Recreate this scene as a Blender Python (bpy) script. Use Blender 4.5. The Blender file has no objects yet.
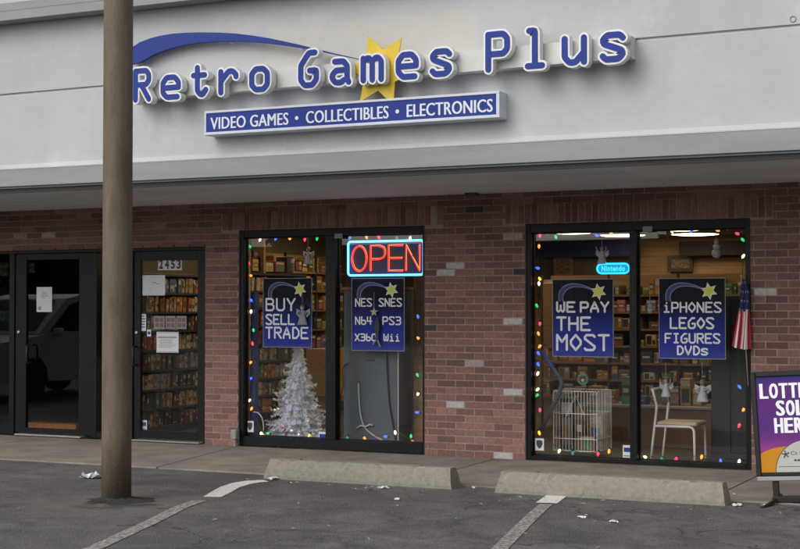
import bpy, math, random
from mathutils import Vector, Matrix
R = random.Random(11)
rad = math.radians
scene = bpy.context.scene
COL = scene.collection

# ------------------------------------------------------------------ survey of the place
FOC, EYE, YAW, PITCH = 1477.0, 1.45, rad(26.0), math.atan(34.5/1477.0)
CAM = Vector((6.4268, -13.1769, EYE))
FW = Vector((-math.sin(YAW)*math.cos(PITCH), math.cos(YAW)*math.cos(PITCH), math.sin(PITCH)))
RT = Vector((math.cos(YAW), math.sin(YAW), 0)); UP = RT.cross(FW)
def ray(px, py): return FW + RT*((px-400)/FOC) - UP*((py-274.5)/FOC)
def at(px, py, Y):                       # the spot on the vertical plane y = Y
    d = ray(px, py); return CAM + d*((Y-CAM.y)/d.y)
def gr(px, py, Z=0.0):                   # the spot on the level plane z = Z
    d = ray(px, py); return CAM + d*((Z-CAM.z)/d.z)

# ------------------------------------------------------------------ materials
M = {}
def mat(name, col, rough=0.6, metal=0.0, var=0.0, scale=8.0, bump=0.0, bscale=60.0, emit=None, estr=0.0,
        tone=False, spec=0.5, stretch=(1,1,1), col2=None, detail=6, lo=0.35, hi=0.7):
    m = bpy.data.materials.new(name); m.use_nodes = True
    nt = m.node_tree; N = nt.nodes; L = nt.links
    b = N['Principled BSDF']
    b.inputs['Roughness'].default_value = rough; b.inputs['Metallic'].default_value = metal
    b.inputs['Specular IOR Level'].default_value = spec
    b.inputs['Base Color'].default_value = (*col, 1)
    tc = N.new('ShaderNodeTexCoord'); mp = N.new('ShaderNodeMapping'); mp.inputs['Scale'].default_value = stretch
    L.new(tc.outputs['Object'], mp.inputs['Vector'])
    src = None
    if tone:
        a = N.new('ShaderNodeAttribute'); a.attribute_name = 'tone'; src = a.outputs['Color']
    if var > 0 or col2:
        n = N.new('ShaderNodeTexNoise'); n.inputs['Scale'].default_value = scale; n.inputs['Detail'].default_value = detail
        n.inputs['Roughness'].default_value = 0.65
        L.new(mp.outputs[0], n.inputs['Vector'])
        r = N.new('ShaderNodeMapRange'); r.inputs['From Min'].default_value = lo; r.inputs['From Max'].default_value = hi
        L.new(n.outputs['Fac'], r.inputs['Value'])
        x = N.new('ShaderNodeMix'); x.data_type = 'RGBA'
        if col2:
            x.inputs['A'].default_value = (*col, 1); x.inputs['B'].default_value = (*col2, 1)
            L.new(r.outputs['Result'], x.inputs['Factor'])
        else:
            x.blend_type = 'MULTIPLY'; x.inputs['Factor'].default_value = 1
            r.inputs['To Min'].default_value = 1-var; r.inputs['To Max'].default_value = 1+var*0.4
            x.inputs['A'].default_value = (*col, 1)
            if src: L.new(src, x.inputs['A'])
            L.new(r.outputs['Result'], x.inputs['B'])
        src = x.outputs['Result']
    if src: L.new(src, b.inputs['Base Color'])
    if bump > 0:
        n2 = N.new('ShaderNodeTexNoise'); n2.inputs['Scale'].default_value = bscale; n2.inputs['Detail'].default_value = 5
        L.new(tc.outputs['Object'], n2.inputs['Vector'])
        bp = N.new('ShaderNodeBump'); bp.inputs['Strength'].default_value = bump; bp.inputs['Distance'].default_value = 0.01
        L.new(n2.outputs['Fac'], bp.inputs['Height']); L.new(bp.outputs['Normal'], b.inputs['Normal'])
    if emit:
        b.inputs['Emission Color'].default_value = (*emit, 1); b.inputs['Emission Strength'].default_value = estr
    M[name] = m; return m

def glass(name, tint=(0.97, 0.985, 0.98), strength=1.0):
    m = bpy.data.materials.new(name); m.use_nodes = True; nt = m.node_tree; N = nt.nodes; L = nt.links
    N.remove(N['Principled BSDF']); out = N['Material Output']
    t = N.new('ShaderNodeBsdfTransparent'); t.inputs['Color'].default_value = (*tint, 1)
    g = N.new('ShaderNodeBsdfGlossy'); g.inputs['Roughness'].default_value = 0.004
    lw = N.new('ShaderNodeLayerWeight'); lw.inputs['Blend'].default_value = 0.5
    p = N.new('ShaderNodeMath'); p.operation = 'POWER'; p.inputs[1].default_value = 5
    mr = N.new('ShaderNodeMapRange'); mr.inputs['To Min'].default_value = 0.068*strength
    L.new(lw.outputs['Facing'], p.inputs[0]); L.new(p.outputs[0], mr.inputs['Value'])
    mx = N.new('ShaderNodeMixShader'); L.new(mr.outputs['Result'], mx.inputs['Fac'])
    L.new(t.outputs[0], mx.inputs[1]); L.new(g.outputs[0], mx.inputs[2]); L.new(mx.outputs[0], out.inputs['Surface'])
    M[name] = m; return m

# ------------------------------------------------------------------ mesh builder
class MB:
    def __init__(s): s.v=[]; s.f=[]; s.m=[]; s.c=[]; s.xf=None
    def face(s, pts, mi=0, c=None):
        n=len(s.v)
        for p in pts:
            p=Vector(p); s.v.append(s.xf@p if s.xf else p)
        s.f.append(tuple(range(n,n+len(pts)))); s.m.append(mi); s.c.append(c)
    def mesh(s, vs, fs, mi=0, c=None):
        n=len(s.v)
        for p in vs:
            p=Vector(p); s.v.append(s.xf@p if s.xf else p)
        for f in fs: s.f.append(tuple(i+n for i in f)); s.m.append(mi); s.c.append(c)
    def box(s,x0,x1,y0,y1,z0,z1,mi=0,c=None,skip=''):
        v=[(x0,y0,z0),(x1,y0,z0),(x1,y1,z0),(x0,y1,z0),(x0,y0,z1),(x1,y0,z1),(x1,y1,z1),(x0,y1,z1)]
        fs={'b':(0,3,2,1),'t':(4,5,6,7),'f':(0,1,5,4),'k':(2,3,7,6),'l':(3,0,4,7),'r':(1,2,6,5)}
        s.mesh(v,[f for k,f in fs.items() if k not in skip],mi,c)
    def bbox(s,x0,x1,y0,y1,z0,z1,b,mi=0,c=None):      # box with bevelled edges
        xs=(x0,x1);ys=(y0,y1);zs=(z0,z1); v=[];I={}
        for i in (0,1):
            for j in (0,1):
                for k in (0,1):
                    sx=1 if i==0 else -1; sy=1 if j==0 else -1; sz=1 if k==0 else -1
                    for a,(dx,dy,dz) in enumerate(((0,b,b),(b,0,b),(b,b,0))):
                        I[i,j,k,a]=len(v); v.append((xs[i]+sx*dx,ys[j]+sy*dy,zs[k]+sz*dz))
        fs=[]
        for i in (0,1): fs.append([I[i,0,0,0],I[i,1,0,0],I[i,1,1,0],I[i,0,1,0]])
        for j in (0,1): fs.append([I[0,j,0,1],I[1,j,0,1],I[1,j,1,1],I[0,j,1,1]])
        for k in (0,1): fs.append([I[0,0,k,2],I[1,0,k,2],I[1,1,k,2],I[0,1,k,2]])
        for j in (0,1):
            for k in (0,1): fs.append([I[0,j,k,1],I[1,j,k,1],I[1,j,k,2],I[0,j,k,2]])
        for i in (0,1):
            for k in (0,1): fs.append([I[i,0,k,0],I[i,1,k,0],I[i,1,k,2],I[i,0,k,2]])
            for j in (0,1): fs.append([I[i,j,0,0],I[i,j,1,0],I[i,j,1,1],I[i,j,0,1]])
        for i in (0,1):
            for j in (0,1):
                for k in (0,1): fs.append([I[i,j,k,0],I[i,j,k,1],I[i,j,k,2]])
        s.mesh(v,fs,mi,c)
    def prism(s,poly,y0,y1,mi=0,c=None,side=None):     # poly in (x,z), y0 = front
        n=len(poly); a=[(x,y0,z) for x,z in poly]; b=[(x,y1,z) for x,z in poly]
        s.mesh(a+b,[tuple(range(n)),tuple(range(2*n-1,n-1,-1))],mi,c)
        s.mesh(a+b,[(i,(i+1)%n,n+(i+1)%n,n+i) for i in range(n)],mi if side is None else side,c)
    def tube(s,pts,r,n=8,mi=0,c=None,closed=False,caps=True):
        pts=[Vector(p) for p in pts]; m=len(pts); rings=[]; prev=None
        for i,p in enumerate(pts):
            if closed: t=(pts[(i+1)%m]-pts[i-1])
            else: t=(pts[min(i+1,m-1)]-pts[max(i-1,0)])
            t.normalize()
            if prev is None:
                u=t.orthogonal().normalized()
            else:
                u=(prev-t*prev.dot(t)); u=u.normalized() if u.length>1e-6 else t.orthogonal().normalized()
            prev=u; w=t.cross(u); rr=r[i] if isinstance(r,(list,tuple)) else r
            rings.append([p+(u*math.cos(2*math.pi*k/n)+w*math.sin(2*math.pi*k/n))*rr for k in range(n)])
        vs=[q for g in rings for q in g]; fs=[]
        for i in range(m if closed else m-1):
            j=(i+1)%m
            for k in range(n): fs.append((i*n+k,i*n+(k+1)%n,j*n+(k+1)%n,j*n+k))
        if caps and not closed: fs+= [tuple(range(n-1,-1,-1)),tuple(range((m-1)*n,m*n))]
        s.mesh(vs,fs,mi,c)
    def lathe(s,prof,ctr,n=16,mi=0,c=None,sx=1,sy=1):  # prof: list of (r,z)
        vs=[];fs=[]
        for r,z in prof:
            for k in range(n):
                a=2*math.pi*k/n; vs.append((ctr[0]+r*math.cos(a)*sx,ctr[1]+r*math.sin(a)*sy,ctr[2]+z))
        for i in range(len(prof)-1):
            for k in range(n): fs.append((i*n+k,i*n+(k+1)%n,(i+1)*n+(k+1)%n,(i+1)*n+k))
        fs+= [tuple(range(n-1,-1,-1)),tuple(range((len(prof)-1)*n,len(prof)*n))]
        s.mesh(vs,fs,mi,c)
    def ball(s,ctr,r,n=10,mi=0,c=None,sz=1):
        s.lathe([(max(r*math.sin(math.pi*i/n),1e-4),-r*math.cos(math.pi*i/n)*sz) for i in range(n+1)],ctr,n+2,mi,c)
    def stroke(s,pl,w,F,y0,y1,closed=False,mi=0,side=None,c=None,capn=6,fil=0.6):
        """ribbon of half-width w along 2-D polyline pl; F(x,z,y)->world; front at y0, back at y1 (None = flat)"""
        p=[Vector(q) for q in pl]; n=len(p); r=[]
        for i in range(n):
            if not closed and i in (0,n-1): r.append(p[i]); continue
            a=p[i-1]-p[i]; b=p[(i+1)%n]-p[i]; k=min(w*fil,a.length*.45,b.length*.45); a=p[i]+a.normalized()*k; b=p[i]+b.normalized()*k
            r+=[a,(a+b)*.25+p[i]*.5,b] if k>w*.2 else [p[i]]
        p=r; n=len(p); Lf=[];Rt=[]
        def nrm(a,b):
            d=(b-a).normalized(); return Vector((-d.y,d.x))
        for i in range(n):
            if closed: n1=nrm(p[i-1],p[i]); n2=nrm(p[i],p[(i+1)%n])
            else:
                n1=nrm(p[max(i-1,0)],p[max(i-1,0)+1]); n2=nrm(p[min(i,n-2)],p[min(i,n-2)+1])
            b=(n1+n2); b=b.normalized() if b.length>1e-6 else n1
            k=w/max(b.dot(n1),0.55); Lf.append(p[i]+b*k); Rt.append(p[i]-b*k)
        fr=[]; edge=[]
        rng=range(n) if closed else range(n-1)
        for i in rng:
            j=(i+1)%n; fr.append([Rt[i],Rt[j],Lf[j],Lf[i]]); edge+= [(Rt[i],Rt[j]),(Lf[j],Lf[i])]
        if not closed:
            for e,o in ((0,1),(n-1,n-2)):
                d=(p[e]-p[o]).normalized(); a0=math.atan2(d.y,d.x)
                arc=[p[e]+Vector((math.cos(a0-math.pi/2+math.pi*k/capn),math.sin(a0-math.pi/2+math.pi*k/capn)))*w for k in range(capn+1)]
                fr.append(arc); edge+=[(arc[k],arc[k+1]) for k in range(capn)]
        for poly in fr: s.face([F(q.x,q.y,y0) for q in poly],mi,c)
        if y1 is not None:
            sm=mi if side is None else side
            for a,b in edge: s.face([F(a.x,a.y,y0),F(a.x,a.y,y1),F(b.x,b.y,y1),F(b.x,b.y,y0)],sm,c)
    def text(s,body,F,bold=0.0,mi=0,c=None):           # F(u,v)->world, u,v in 0..1 over the text's own box
        vs,fs=glyph_mesh(body,bold); s.mesh([F(u,v) for u,v in vs],fs,mi,c)
    def build(s,name,mats,parent=None,smooth=False,local=False,tag=None):
        me=bpy.data.meshes.new(name); off=Vector((0,0,0))
        if parent is not None and not local:
            q=parent
            while q is not None: off+=q.location; q=q.parent
        me.from_pydata([p-off for p in s.v],[],s.f)
        if not isinstance(mats,(list,tuple)): mats=[mats]
        for x in mats: me.materials.append(M[x] if isinstance(x,str) else x)
        me.polygons.foreach_set('material_index',s.m)
        if any(c is not None for c in s.c):
            a=me.color_attributes.new('tone','FLOAT_COLOR','CORNER'); d=[]
            for f,c in zip(s.f,s.c):
                cc=(*(c or (0.5,0.5,0.5)),1.0); d+=list(cc)*len(f)
            a.data.foreach_set('color',d)
        if smooth: me.polygons.foreach_set('use_smooth',[True]*len(s.f))
        me.update()
        o=bpy.data.objects.new(name,me); COL.objects.link(o)
        if parent is not None: o.parent=parent
        if tag: props(o,*tag)
        return o

_tx={}
def glyph_mesh(body,bold):
    k=(body,bold)
    if k in _tx: return _tx[k]
    cu=bpy.data.curves.new('lettering','FONT'); cu.body=body; cu.offset=bold; cu.resolution_u=3; cu.space_character=1.03+bold*2.6
    o=bpy.data.objects.new('lettering',cu); COL.objects.link(o)
    dg=bpy.context.evaluated_depsgraph_get(); me=bpy.data.meshes.new_from_object(o.evaluated_get(dg))
    vs=[(v.co.x,v.co.y) for v in me.vertices]; fs=[tuple(p.vertices) for p in me.polygons]
    bpy.data.objects.remove(o); bpy.data.curves.remove(cu); bpy.data.meshes.remove(me)
    x0=min(v[0] for v in vs);x1=max(v[0] for v in vs);y0=min(v[1] for v in vs);y1=max(v[1] for v in vs)
    vs=[((x-x0)/(x1-x0),(y-y0)/(y1-y0)) for x,y in vs]
    _tx[k]=(vs,fs); return _tx[k]

def props(o,label=None,cat=None,group=None,kind=None):
    if label: o['label']=label
    if cat: o['category']=cat
    if group: o['group']=group
    if kind: o['kind']=kind
    return o
def thing(name,loc,label,cat,group=None,rz=0):
    o=bpy.data.objects.new(name,None); o.empty_display_size=0.1; COL.objects.link(o)
    o.location=Vector(loc); o.rotation_euler=(0,0,rz); return props(o,label,cat,group)

# ------------------------------------------------------------------ stroke lettering (chamfered, round ended)
GL={
'R':[[(0,0),(0,6)],[(0,6),(3.2,6),(4,5.2),(4,3.9),(3.2,3.1),(0.2,3.1)],[(1.7,3.1),(4,0)]],
'e':[[(0.2,2.05),(3.9,2.05)],[(4,2.05),(4,3.2),(3,4.3),(1,4.3),(0,3.2),(0,1),(1,0),(3.7,0)]],
't':[[(1.3,6),(1.3,0.9),(2.2,0),(3.1,0),(4,1.0)],[(0,4.3),(3.6,4.3)]],
'r':[[(0.3,4.3),(0.3,0)],[(0.4,2.4),(2.2,4.3),(3.2,4.3),(4,3.5),(4,3.1)]],
'o':[[(1,0),(3,0),(4,1),(4,3.3),(3,4.3),(1,4.3),(0,3.3),(0,1)],'c'],
'G':[[(3.6,6),(2.1,6),(0,3.7),(0,1),(1,0),(3,0),(4,1),(4,2.7),(2.3,2.7)]],
'a':[[(0.7,4.3),(3,4.3),(4,3.3),(4,0.7),(4.4,0)],[(4,2.5),(1,2.5),(0,1.6),(0,0.9),(0.9,0),(2.4,0),(3.1,0.45)]],
'm':[[(0,0),(0,4.3)],[(0,3.5),(0.8,4.3),(1.3,4.3),(2,3.6),(2,0)],[(2,3.6),(2.7,4.3),(3.3,4.3),(4,3.6),(4,0)]],
's':[[(4,3.7),(3.4,4.3),(0.9,4.3),(0,3.5),(0.2,2.8),(3.8,1.5),(4,0.8),(3.1,0),(0.6,0),(0,0.6)]],
'P':[[(0,0),(0,6)],[(0,6),(3.2,6),(4,5.2),(4,3.4),(3.2,2.6),(0.2,2.6)]],
'l':[[(0.4,6),(2,6),(2,0)],[(0,0),(4,0)]],
'u':[[(0,4.3),(0,1),(1,0),(2.2,0),(4,1.7)],[(4,4.3),(4,0)]],
'A':[[(0,0),(0,1.2),(2,6),(4,1.2),(4,0)],[(0.5,2.2),(3.5,2.2)]],
'B':[[(0,0),(0,6)],[(0,6),(2.9,6),(3.7,5.2),(3.7,3.9),(2.9,3.2),(0.2,3.2)],[(2.9,3.2),(4,2.3),(4,0.9),(3.1,0),(0,0)]],
'D':[[(0.3,0),(0.3,6)],[(0.3,6),(2.4,6),(4,4.2),(4,1.8),(2.4,0),(0.3,0)]],
'E':[[(4,6),(0,6),(0,0),(4,0)],[(0,3.1),(3,3.1)]],
'F':[[(4,6),(0,6),(0,0)],[(0,3.1),(3,3.1)]],
'H':[[(0,0),(0,6)],[(4,0),(4,6)],[(0,3.1),(4,3.1)]],
'I':[[(2,0),(2,6)],[(0.6,0),(3.4,0)],[(0.6,6),(3.4,6)]],
'i':[[(1,4),(2,4),(2,0)],[(0.5,0),(3.5,0)],[(2,5.7),(2.05,5.8)]],
'L':[[(0,6),(0,0),(4,0)]],
'M':[[(0,0),(0,6)],[(0,6),(2,3.2),(4,6)],[(4,6),(4,0)]],
'N':[[(0,0),(0,6)],[(0,6),(4,0)],[(4,0),(4,6)]],
'O':[[(2,0),(4,2.3),(4,3.7),(2,6),(0,3.7),(0,2.3)],'c'],
'S':[[(4,5.4),(3.4,6),(0.7,6),(0,5.2),(0,4.5),(4,1.5),(4,0.8),(3.2,0),(0.6,0),(0,0.6)]],
'T':[[(2,0),(2,6)],[(0,6),(4,6)]],
'U':[[(0,6),(0,1),(1,0),(3,0),(4,1),(4,6)]],
'V':[[(0,6),(0,4.6),(2,0),(4,4.6),(4,6)]],
'W':[[(0,6),(0,0.9),(0.8,0),(2,1.2),(3.2,0),(4,0.9),(4,6)],[(2,1.2),(2,4)]],
'X':[[(0,0),(4,6)],[(0,6),(4,0)]],
'Y':[[(2,0),(2,2.8),(4,6)],[(0,6),(2,2.8)]],
'0':[[(1,0),(3,0),(4,1),(4,5),(3,6),(1,6),(0,5),(0,1)],'c'],
'3':[[(0,6),(3.2,6),(4,5.2),(4,4),(3.2,3.2),(1,3.2)],[(3.2,3.2),(4,2.3),(4,0.8),(3.2,0),(0,0)]],
'4':[[(3,0),(3,6)],[(0.2,6),(0,2.6),(4,2.6)]],
'6':[[(0.4,6),(0,5),(0,0.9),(1,0),(3,0),(4,0.9),(4,2.3),(3.2,3.2)],[(3.2,3.2),(0.2,3.2)]],
}
def strokes(ch):
    g=GL[ch]; cl=g[-1]=='c'
    return [(pl,cl) for pl in g if pl!='c']
# ------------------------------------------------------------------ palette
mat('asphalt',(0.06,0.06,0.06),0.9)
mat('concrete_walk',(0.255,0.225,0.19),0.9,var=0.35,scale=2.2,bump=0.25,bscale=90)
mat('concrete_stop',(0.262,0.245,0.203),0.92,var=0.19,scale=26,bump=0.6,bscale=80,detail=12,lo=0.32,hi=0.56)
mat('brick',(0.2,0.1,0.09),0.9,var=0.3,scale=30,bump=0.4,bscale=120,tone=True)
mat('mortar',(0.37,0.285,0.26),0.95,var=0.3,scale=12,bump=0.3,bscale=150)
mat('stucco',(0.50,0.52,0.53),0.85,var=0.10,scale=1.1,bump=0.12,bscale=45)
mat('trim_paint',(0.285,0.29,0.285),0.55,var=0.12,scale=3,stretch=(0.4,1,4))
mat('coping_metal',(0.27,0.275,0.27),0.5,var=0.12,scale=3,stretch=(0.4,1,3))
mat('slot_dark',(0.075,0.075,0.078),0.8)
mat('soffit_board',(0.74,0.75,0.76),0.8,var=0.16,scale=1.5,stretch=(0.5,1.5,1))
mat('frame_black',(0.009,0.009,0.010),0.42,var=0.3,scale=20,spec=0.22)
mat('frame_inner',(0.02,0.022,0.025),0.5)
mat('aluminium',(0.5,0.5,0.5),0.45,metal=0.6,var=0.2,scale=30)
mat('chrome',(0.7,0.7,0.7),0.25,metal=1.0)
mat('letter_white',(0.80,0.81,0.82),0.45,var=0.05,scale=10)
mat('letter_blue',(0.018,0.042,0.27),0.5,var=0.08,scale=14,spec=.25)
mat('swoosh_blue',(0.016,0.040,0.25),0.5,var=0.08,scale=9,spec=.25)
mat('star_yellow',(0.72,0.50,0.02),0.45,var=0.1,scale=12)
mat('raceway_white',(0.66,0.66,0.64),0.6,var=0.1,scale=5)
mat('banner_frame',(0.62,0.66,0.74),0.5)
mat('banner_blue',(0.014,0.038,0.25),0.5,var=0.08,scale=5,spec=.25)
mat('banner_text',(0.70,0.75,0.85),0.5)
mat('pole_steel',(0.155,0.122,0.084),0.7,metal=0.0,col2=(0.098,0.074,0.048),scale=9,stretch=(1,1,0.25),bump=0.3,bscale=60,lo=0.40,hi=0.66)
mat('paper',(0.72,0.74,0.76),0.8,var=0.05)
mat('ink',(0.05,0.05,0.06),0.7)
mat('ink_grey',(0.30,0.32,0.36),0.7)
mat('ink_red',(0.26,0.13,0.12),0.7)
mat('tone_print',(0.5,0.5,0.5),0.5,tone=True,spec=0.12)
mat('tone_card',(0.5,0.5,0.5),0.45,var=0.3,scale=30,tone=True,detail=3)
mat('poster_white',(0.92,0.93,0.95),0.6)
mat('poster_arc',(0.24,0.25,0.52),0.5); mat('poster_arc_fill',(0.03,0.035,0.16),0.5)
mat('poster_star',(0.80,0.78,0.10),0.5)
mat('poster_star_pale',(0.85,0.86,0.62),0.5)
mat('wood_slat',(0.36,0.21,0.10),0.6,var=0.35,scale=3,stretch=(0.4,1,6))
mat('wood_shelf',(0.20,0.12,0.06),0.6,var=0.3,scale=6)
mat('shelf_black',(0.02,0.02,0.021),0.5)
mat('counter_brown',(0.17,0.085,0.035),0.5,var=0.3,scale=2.5)
mat('counter_top',(0.22,0.19,0.20),0.4)
mat('cabinet_grey',(0.095,0.112,0.128),0.55,var=0.12,scale=4)
mat('interior_wall',(0.10,0.075,0.05),0.8,var=0.2,scale=2)
mat('dark_wall',(0.035,0.03,0.03),0.9,var=0.3,scale=2)
mat('interior_floor',(0.07,0.05,0.04),0.6,var=0.3,scale=3)
mat('interior_ceiling',(0.30,0.28,0.26),0.9)
mat('navy_cloth',(0.012,0.018,0.11),0.7,var=0.3,scale=5)
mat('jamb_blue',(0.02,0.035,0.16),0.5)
mat('lamp_glow',(0.9,0.85,0.7),0.5,emit=(1.0,0.80,0.48),estr=8.5)
mat('lamp_rim',(0.5,0.45,0.4),0.5)
mat('neon_red',(0.6,0.05,0.03),0.4,emit=(1.0,0.035,0.03),estr=2.0)
mat('neon_orange',(0.6,0.2,0.03),0.4,emit=(1.0,0.42,0.10),estr=2.0)
mat('neon_blue',(0.3,0.6,0.9),0.4,emit=(0.10,0.45,1.0),estr=2.6)
mat('neon_cyan',(0.1,0.6,0.8),0.4,emit=(0.01,0.42,0.9),estr=2.0)
mat('neon_cyan_deep',(0.02,0.2,0.3),0.4,emit=(0.0,0.22,0.40),estr=1.0)
mat('neon_back',(0.015,0.03,0.10),0.4)
for n,c,e in (('red',(1.0,0.05,0.10),1.6),('orange',(1.0,0.30,0.05),1.8),('amber',(1.0,0.50,0.06),2.0),('blue',(0.05,0.13,1.0),1.8),('green',(0.03,0.75,0.18),0.9),('white',(1.0,0.80,0.50),2.2),('teal',(0.05,0.5,0.40),0.4)):
    mat('bulb_'+n,tuple(0.5*k for k in c),0.2,emit=c,estr=e)
mat('cord_green',(0.015,0.05,0.02),0.5)
mat('cord_black',(0.01,0.01,0.01),0.5)
mat('rope_white',(0.55,0.55,0.55),0.8)
mat('tinsel_white',(0.8,0.8,0.85),0.6,tone=True)
mat('tinsel_gold',(0.55,0.42,0.22),0.5)
mat('porcelain',(0.42,0.42,0.44),0.4,var=0.2,scale=30)
mat('skin_clay',(0.40,0.24,0.19),0.6)
mat('wreath_green',(0.10,0.22,0.14),0.7,var=0.4,scale=60)
mat('wire_white',(0.78,0.79,0.77),0.5)
mat('chair_white',(0.80,0.78,0.74),0.45)
mat('seat_beige',(0.60,0.46,0.33),0.7,var=0.1,scale=12)
mat('seat_mesh',(0.30,0.29,0.28),0.6)
mat('shovel_blue',(0.02,0.08,0.45),0.5)
mat('board_grey',(0.09,0.095,0.10),0.7)
mat('flag_cloth',(0.5,0.5,0.5),0.8,tone=True)
mat('stick_white',(0.40,0.33,0.24),0.6)
mat('sign_black',(0.014,0.014,0.015),0.4)
mat('sign_silver',(0.42,0.42,0.42),0.4,metal=0.5)
mat('pipe_grey',(0.30,0.30,0.29),0.6,var=0.3,scale=40)
mat('car_silver',(0.58,0.59,0.60),0.35,metal=0.0)
mat('car_glass',(0.01,0.012,0.014),0.08)
mat('tyre',(0.015,0.015,0.015),0.8)
mat('leaf',(0.05,0.06,0.03),0.8,var=0.4,scale=2)
mat('bark',(0.09,0.07,0.05),0.9,var=0.3,scale=6)
mat('facing_wall',(0.16,0.15,0.14),0.9,var=0.2,scale=2)
mat('dead_leaf',(0.42,0.35,0.26),0.8)
mat('tar',(0.035,0.033,0.031),0.9,var=0.4,scale=20,bump=.5,bscale=60)
glass('pane')
m=M['stucco']; nt=m.node_tree; N=nt.nodes; L=nt.links; pb=N['Principled BSDF']; old=pb.inputs['Base Color'].links[0].from_socket
ge=N.new('ShaderNodeNewGeometry'); mp=N.new('ShaderNodeMapping'); mp.inputs['Scale'].default_value=(5,1,.35); L.new(ge.outputs['Position'],mp.inputs['Vector'])
def nz_(sc,det,src): 
    n=N.new('ShaderNodeTexNoise'); n.inputs['Scale'].default_value=sc; n.inputs['Detail'].default_value=det; n.inputs['Roughness'].default_value=.65; L.new(src,n.inputs['Vector']); return n.outputs['Fac']
def mr_(v,a,b_,c,d):
    r=N.new('ShaderNodeMapRange'); L.new(v,r.inputs['Value'])
    for k,x in zip(('From Min','From Max','To Min','To Max'),(a,b_,c,d)): r.inputs[k].default_value=x
    return r.outputs['Result']
def mx_(f,a,col,mode='MIX'):
    x=N.new('ShaderNodeMix'); x.data_type='RGBA'; x.blend_type=mode; L.new(f,x.inputs['Factor']); L.new(a,x.inputs['A']); x.inputs['B'].default_value=(*col,1); return x.outputs['Result']
c_=mx_(mr_(nz_(1.0,8,mp.outputs[0]),.52,.72,0,.13),old,(.40,.39,.36))
c_=mx_(mr_(nz_(2.4,7,ge.outputs['Position']),.56,.66,0,.30),c_,(.66,.64,.57))
sx=N.new('ShaderNodeSeparateXYZ'); L.new(ge.outputs['Position'],sx.inputs[0])
def win_(v,a,b_,e):
    p=mr_(v,a-e,a+e,0,1); q=mr_(v,b_-e,b_+e,1,0); t=N.new('ShaderNodeMath'); t.operation='MULTIPLY'; L.new(p,t.inputs[0]); L.new(q,t.inputs[1]); return t.outputs[0]
t=N.new('ShaderNodeMath'); t.operation='MULTIPLY'; L.new(win_(sx.outputs['X'],-.25,1.75,.03),t.inputs[0]); L.new(win_(sx.outputs['Z'],3.50,3.90,.02),t.inputs[1])
t2=N.new('ShaderNodeMath'); t2.operation='MULTIPLY'; L.new(t.outputs[0],t2.inputs[0]); L.new(mr_(nz_(3,5,ge.outputs['Position']),.35,.6,.12,.40),t2.inputs[1])
c_=mx_(t2.outputs[0],c_,(.66,.61,.50))
L.new(c_,pb.inputs['Base Color'])

m=M['tinsel_white']; nt=m.node_tree; N=nt.nodes; L=nt.links; pb=N['Principled BSDF']
tr=N.new('ShaderNodeBsdfTranslucent'); mx=N.new('ShaderNodeMixShader'); mx.inputs['Fac'].default_value=.45
at_=N.new('ShaderNodeAttribute'); at_.attribute_name='tone'; L.new(at_.outputs['Color'],tr.inputs['Color'])
L.new(pb.outputs[0],mx.inputs[1]); L.new(tr.outputs[0],mx.inputs[2]); L.new(mx.outputs[0],N['Material Output'].inputs['Surface'])
# ------------------------------------------------------------------ ground
m=M['asphalt']; nt=m.node_tree; N=nt.nodes; L=nt.links; b=N['Principled BSDF']
for n in list(N):
    if n.type in ('TEX_COORD','MAPPING'): N.remove(n)
geo=N.new('ShaderNodeNewGeometry')
def noise(scale,detail=6,rough=0.6,vec=None,dist=0):
    n=N.new('ShaderNodeTexNoise'); n.inputs['Scale'].default_value=scale; n.inputs['Detail'].default_value=detail
    n.inputs['Roughness'].default_value=rough; n.inputs['Distortion'].default_value=dist
    L.new(vec or geo.outputs['Position'],n.inputs['Vector']); return n.outputs['Fac']
def rng(v,a,b_,c,d):
    r=N.new('ShaderNodeMapRange'); L.new(v,r.inputs['Value'])
    for k,x in zip(('From Min','From Max','To Min','To Max'),(a,b_,c,d)): r.inputs[k].default_value=x
    return r.outputs['Result']
def mth(op,a,b_):
    n=N.new('ShaderNodeMath'); n.operation=op
    for i,x in enumerate((a,b_)):
        if isinstance(x,(int,float)): n.inputs[i].default_value=x
        else: L.new(x,n.inputs[i])
    return n.outputs[0]
def cmix(f,a,b_):
    n=N.new('ShaderNodeMix'); n.data_type='RGBA'; L.new(f,n.inputs['Factor'])
    for k,x in (('A',a),('B',b_)):
        if isinstance(x,tuple): n.inputs[k].default_value=(*x,1)
        else: L.new(x,n.inputs[k])
    return n.outputs['Result']
big=rng(noise(0.35,5,0.6),0.35,0.68,0,1)
mid=mth('MULTIPLY',rng(noise(2.6,9,0.74,dist=0.7),0.40,0.62,0,1),rng(noise(0.55,4),0.32,0.62,0.25,1))
fine=rng(noise(48,4,0.75),0.35,0.68,0,1)
grit=rng(noise(95,2,0.6),0.57,0.66,0,1)
c1=cmix(big,(0.047,0.047,0.049),(0.098,0.095,0.092))
c2=cmix(mid,c1,(0.195,0.187,0.175))
c3=cmix(mth('MULTIPLY',fine,0.5),c2,(0.030,0.030,0.031))
c4=cmix(mth('MULTIPLY',grit,0.6),c3,(0.42,0.39,0.34))
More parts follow.
